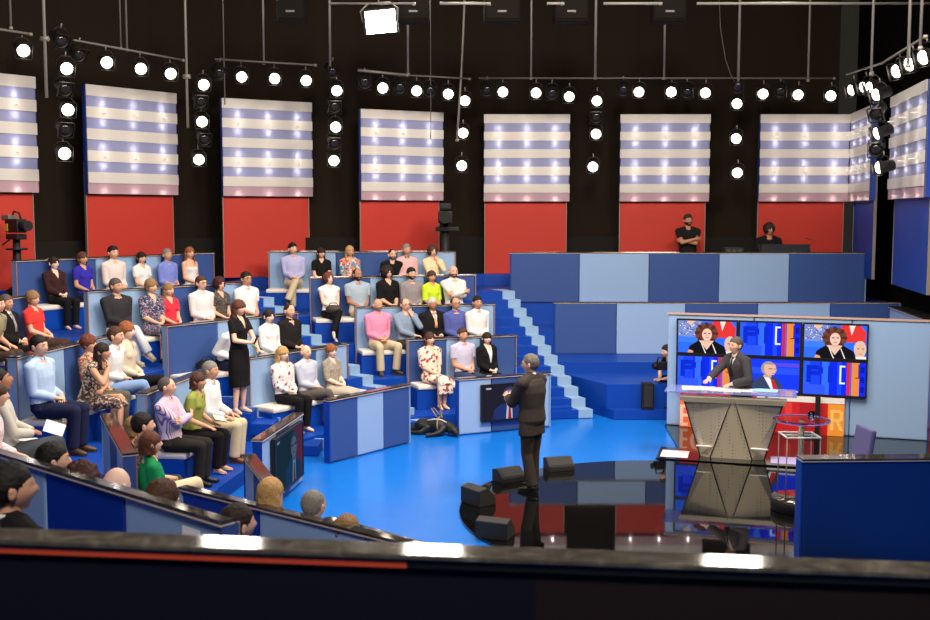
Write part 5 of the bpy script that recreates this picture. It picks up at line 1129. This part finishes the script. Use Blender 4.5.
# near block, seen from behind
seat('5C', -4.59, 10.75, 'man at the left edge reading a white paper', ('short', 'black'), ('long', W_('stone', 196, 190, 180)), ('trousers', W_('slate', 70, 76, 82)), .0, arms='waist', legs='crossR', pitch=-16, look=0, vox=.011, skinc='d', shoes=('sneaker', (150, 124, 96)))
seat('5C', -4.45, 9.92, 'person at the left edge in a pink and white striped shirt, head out of view', ('bob', 'brown'), ('long', st_pink), ('trousers', W_('cream_trousers', 226, 216, 208)), 0, sex='f', lean=4, bend=8, arms='knees', face=False, vox=.011)
seat('5D', -3.24, 11.0, 'dark-haired man in a flowered shirt and beige trousers, legs crossed', ('short', 'black'), ('short', fl_rose), ('trousers', ('khaki', (214, 198, 166))), 0, legs='crossR', arms='lap2', skinc='b', look=0, vox=.011, shoes=('shoe', (150, 110, 90)))
seat('5D', -3.5, 11.6, 'person with fair brown hair just behind the dark-haired man by the red-topped wall', ('bob', 'fair'), ('long', W_('ochre', 160, 120, 80)), ('trousers', CHAR), -.12, sex='f', face=False, look=10, wid=.9)
seat('5D', -2.99, 10.38, 'woman with a brown bob in an emerald green top, seen from behind', ('bob', 'auburn'), ('short', W_('emerald', 24, 132, 78)), ('trousers', BLK), -.05, sex='f', look=8, vox=.011)
seat('1C', -2.83, 7.50, 'dark-haired man seen from behind at the glossy cap, ear showing', ('short', 'black'), ('long', W_('grey_wool', 96, 92, 92)), ('trousers', BLK), -.05, look=-26, vox=.011, skinc='b')
seat('1C', -2.48, 7.17, 'head of a woman with curly dark red hair above the glossy cap', ('curly', 'burgundy'), ('long', W_('plum', 70, 40, 52)), ('trousers', BLK), -.09, sex='f', face=False, vox=.011)
seat('1C', -2.21, 6.92, 'bald head just showing above the glossy cap', ('none', 'grey'), ('long', W_('sky', 150, 170, 200)), ('trousers', BLK), -.08, face=False, vox=.011, skinc='p')
seat('1C', -1.81, 6.58, 'head of a brunette from behind at the end of the near glossy cap', ('wavy', 'brown'), ('long', W_('moss', 74, 74, 52)), ('trousers', BLK), -.07, sex='f', face=False, vox=.011)
seat('1C', -1.24, 6.18, 'dark-haired man with a thinning crown seen from behind in the near aisle', ('short', 'dark'), ('long', W_('graphite', 56, 54, 58)), ('trousers', BLK), -.11, face=False, vox=.011, look=-12)
seat('1D', -1.47, 8.34, 'straight blonde hair from behind above the second glossy cap', ('bob', 'blonde'), ('long', W_('linen', 214, 206, 194)), ('trousers', BLK), .0, sex='f', face=False, vox=.011)
seat('1D', -1.18, 8.05, 'close-cropped grey head from behind beside the blonde', ('crop', 'grey'), ('long', W_('pale_blue', 176, 190, 214)), ('trousers', BLK), -.05, off=.12, face=False, vox=.011)
seat('1D', -.80, 7.80, 'brown hair just rising over the end of the second glossy cap', ('puff', 'fair'), ('long', W_('rust', 130, 70, 48)), ('trousers', BLK), -.16, sex='f', face=False, vox=.011)
seat('1B', -2.02, 4.90, 'large dark head of a man in the bottom left corner, seen from behind', ('short', 'black'), ('long', CR), ('trousers', BLK), jacket=BLK, coll=CR, look=-22, face=False, dz=-.08, vox=.010, skinc='c')
# host, moderator, crew
SUIT = ('suit_dark', (58, 50, 46)); SUIT2 = ('suit_grey', (62, 58, 62))
person(.87, 13.86, .031, 146, 'man in a dark suit standing on the black stage, gesturing to the audience', ('short', 'salt'), ('long', CR), ('trousers', SUIT), s=1.0, wid=1.17, stand=True, lean=0, bend=3, look=18, skinc='b', jacket=SUIT, coll=CR, tie=W_('red_tie', 180, 36, 50), glasses=True, group=None, vox=.010, legs='stride',
 custom={1: ((.16, .30, 1.17), (1, -.6, -.5), (-.35, .85, .35), (-.8, .1, -.4)), -1: ((-.02, .34, 1.20), (-1, -.6, -.6), (.3, .85, .4), (.6, -.2, -.6))})
person(4.20, 16.22, .03, 203, 'moderator in a dark grey suit standing behind the lectern, hands on its top', ('short', 'darkgrey'), ('long', CR), ('trousers', SUIT2), s=.985, stand=True, lean=9, bend=2, look=6, skinc='b', jacket=SUIT2, coll=CR, tie=('black_tie', (30, 28, 32)), group=None, vox=.010,
 custom={1: ((.06, .64, 1.085), (1, -.6, -.3), (-.5, .9, -.1), (0, 0, -1)), -1: ((-.14, .30, 1.08), (-1, -.6, -.3), (-.1, .95, -.1), (0, 0, -1))})
person(4.93, 23.95, 1.72, -92, 'technician standing with folded arms before a red flat, headset on', ('short', 'dark'), ('short', BLK), ('trousers', BLK), s=1.06, stand=True, lean=0, bend=0, arms='cross', look=12, beard='dark', skinc='d', group='technicians in black')
person(6.75, 24.12, 1.94, -92, 'technician in black sitting at the mixing desk', ('afro', 'dark'), ('long', BLK), ('trousers', BLK), s=1.06, lean=6, look=12, arms='waist', skinc='d', group='technicians in black')
person(3.98, 19.36, .172, 200, 'crouching camera operator in black behind the screens, arm on the black box', ('short', 'black'), ('short', BLK), ('trousers', BLK), s=.9, lean=40, bend=0, look=0, pitch=10, skinc='a', group='technicians in black', legs='wide',
 custom={1: ((.10, .52, .55), (1, -.2, -.6), (0, 1, 0), (0, 0, -1)), -1: ((-.04, .52, .56), (-1, -.2, -.6), (0, 1, 0), (0, 0, -1))})
# stools for the two crew members who sit
for p, zb, l in (((6.75, 24.17), 1.72, 'dark stool under the seated technician'), ((4.0, 19.37), .172, 'low dark stool under the crouching camera operator')):
    h_ = .66 if zb > 1 else .385; t = thing('stool', l, 'stool', (*p, zb))
    MB().lathe([(0, h_-.06), (.17, h_-.06), (.18, h_-.03), (.17, h_), (0, h_)], (p[0], p[1], zb), 20).build('seat', BLACKM, t)
    for k in range(4):
        a = k*1.571+.6; MB().tube([(p[0]+.17*math.cos(a), p[1]+.17*math.sin(a), zb+.002), (p[0]+.12*math.cos(a), p[1]+.12*math.sin(a), zb+h_-.05)], .014, 8).build('leg', BLACK, t)
t = thing('headset_camera', 'black hand camera held up by the crouching operator', 'camera', (3.46, 19.1, .85))
MB().box((3.50, 19.06, .93), (.22, .14, .14), M.Rotation(.3, 3, 'Z'), bev=.02).build('body', BLACKM, t)
MB().tube([(3.42, 19.03, .93), (3.34, 19.0, .93)], [.05, .055], 12).build('lens', BLACK, t)
MB().tube([(3.42, 19.06, 1.0), (3.44, 19.06, 1.08), (3.56, 19.08, 1.08), (3.58, 19.08, 1.0)], .014, 8).build('handle', BLACK, t)
# things in hands and on laps
def at_lap(x, y, z, name, label, cat, build): t = thing(name, label, cat, (x, y, z)); build(t, x, y, z); return t
def paper(t, x, y, z): MB().box((x, y, z), (.2, .15, .004), M.Rotation(.7, 3, 'X') @ M.Rotation(.5, 3, 'Y')).build('leaf', PAPER, t)
at_lap(-4.22, 10.95, 1.44, 'paper_sheet', 'white paper in the hands of the man at the left edge', 'paper', paper)
def book(t, x, y, z):
    MB().box((x, y, z), (.17, .22, .008), M.Rotation(.3, 3, 'Y') @ M.Rotation(.4, 3, 'Z')).build('cover', mat('book_dark', (40, 34, 40), .6), t)
    MB().box((x, y, z+.007), (.16, .21, .006), M.Rotation(.3, 3, 'Y') @ M.Rotation(.4, 3, 'Z')).build('pages', mat('pages_cream', (232, 222, 190), .8), t)
at_lap(-3.26, 14.16, .92, 'booklet', 'cream booklet on the lap of the woman in olive green', 'booklet', book)
def purse(t, x, y, z):
    b = bmesh.new(); bmesh.ops.create_icosphere(b, subdivisions=3, radius=1)
    for v in b.verts: v.co = V((v.co.x*.15, v.co.y*.09, v.co.z*.085))*(1+.1*mnoise.noise(v.co*3))
    for f in b.faces: f.smooth = True
    MB().merge(b, 0, M.Translation((x, y, z))).build('body', mat('purse_brown', (62, 54, 48), .6), t)
    MB().tube([(x-.1, y, z+.06), (x-.05, y-.02, z+.12), (x+.06, y-.02, z+.12), (x+.1, y, z+.06)], .008, 8).build('strap', BLACK, t)
at_lap(-2.50, 20.44, 1.82, 'handbag', 'brown handbag on the lap of the woman in sleeveless white', 'bag', purse)
def mic(t, x, y, z):
    MB().tube([(x, y, z), (x+.05, y-.03, z+.10)], [.012, .016], 10).build('handle', BLACK, t); MB().ell((x+.06, y-.035, z+.125), (.024, .024, .028)).build('head', mat('mic_mesh', (60, 60, 62), .4), t)
    MB().ell((x-.005, y+.002, z-.02), (.02, .02, .03)).build('green_tag', mat('tag_green', (110, 190, 60), .6), t)
at_lap(-3.13, 15.92, 1.70, 'microphone', 'small microphone with a green tag held by the standing woman', 'microphone', mic)
def marker(t, x, y, z):
    MB().tube([(x, y, z), (x+.09, y-.03, z+.03)], .012, 8).build('barrel', mat('marker_yellow', (226, 200, 50), .5), t); MB().tube([(x+.09, y-.03, z+.03), (x+.13, y-.043, z+.043)], .011, 8).build('tip', mat('marker_cap', (150, 120, 80), .5), t)
at_lap(-4.60, 13.72, 1.36, 'microphone', 'yellow-topped microphone on the knee of the chin-resting woman', 'microphone', marker)
# black guide dog lying in harness below the flower-dress woman
dog = thing('dog', 'black dog in a harness lying on the floor below the flower-dress woman', 'dog', (-.5, 17.6, 0))
m = MB()
m.tube([(-.82, 17.74, .10), (-.74, 17.72, .125), (-.58, 17.66, .135), (-.40, 17.58, .15), (-.32, 17.54, .145)], [.06, .115, .118, .135, .10], 16)
m.tube([(-.36, 17.56, .15), (-.26, 17.49, .15), (-.19, 17.43, .12)], [.10, .085, .07], 14)
m.ell((-.175, 17.415, .105), (.078, .085, .068), M.Rotation(-.5, 3, 'Z'), 16, 12).tube([(-.17, 17.40, .095), (-.135, 17.33, .065), (-.12, 17.295, .055)], [.055, .042, .030], 12)
for sx, sy in ((-.07, -.03), (.055, .05)): m.ell((-.18+sx, 17.43+sy, .10), (.030, .034, .062), M.Rotation(.35*(1 if sx < 0 else -1), 3, 'Y'), 10, 8)
m.tube([(-.72, 17.66, .12), (-.62, 17.55, .09), (-.74, 17.52, .045), (-.88, 17.56, .035), (-.96, 17.58, .03)], [.095, .07, .04, .032, .034], 12)
m.tube([(-.78, 17.74, .10), (-.90, 17.72, .06), (-1.0, 17.70, .035)], [.085, .05, .034], 12)
m.tube([(-.36, 17.48, .12), (-.42, 17.40, .065), (-.52, 17.36, .04), (-.60, 17.33, .034), (-.64, 17.32, .03)], [.075, .048, .036, .032, .036], 12)
m.tube([(-.32, 17.56, .10), (-.22, 17.58, .05), (-.12, 17.52, .035)], [.06, .038, .034], 12)
m.tube([(-.83, 17.78, .10), (-.92, 17.84, .05), (-1.0, 17.86, .025), (-1.08, 17.84, .02)], [.034, .028, .022, .012], 10)
link('body', fuse(m, .012, 3), mat('dog_black', (20, 17, 16), .55, bump=.4, bscale=60), dog)
for o in [c for c in dog.children]: o.data.transform(M.Translation(-dog.location))
for s_ in (-1, 1): MB().ell((-.165+s_*.03, 17.352+s_*.018, .125), (.010, .010, .010), None, 10, 8).build('eye', mat('iris_dark', (40, 28, 22), .2), dog)
MB().ell((-.118, 17.283, .062), (.018, .012, .013), None, 10, 8).build('nose', BLACK, dog)
hm = mat('harness_tan', (150, 122, 92), .6); c0 = V((-.40, 17.58, .15)); ax = V((.18, -.08, .02)).normalized(); e1 = ax.cross(V((0, 0, 1))).normalized(); e2 = e1.cross(ax)
har = MB().tube([c0+(e1*math.cos(k*math.pi/9)+e2*math.sin(k*math.pi/9))*.143 for k in range(19)], [(.014, .006)]*19, 8, axis=ax, cap=False).build('harness', hm, dog)
MB().tube([(-.62, 17.58, .235), (-.5, 17.53, .262), (-.40, 17.50, .262), (-.30, 17.46, .22)], [(.012, .005)]*4, 8).build('strap', mat('harness_pale', (214, 206, 196), .6), har)
MB().tube([(-.46, 17.64, .27), (-.56, 17.74, .40), (-.52, 17.76, .41), (-.40, 17.66, .29)], .010, 8).build('handle', hm, har)
ld = thing('lead', 'brown lead running from the dog harness up to the woman on the bench', 'lead', (-.38, 17.55, .29))
MB().tube([(-.38, 17.55, .292), (-.42, 17.85, .42), (-.47, 18.35, .66), (-.49, 18.66, .80)], .012, 8).build('strap', mat('pole_brown', (120, 92, 70), .5), ld)
MB().tube([(-.38, 17.55, .29), (-.385, 17.58, .305)], .018, 8).build('clip', STEEL, ld)
bpy.data.scenes.remove(TS)
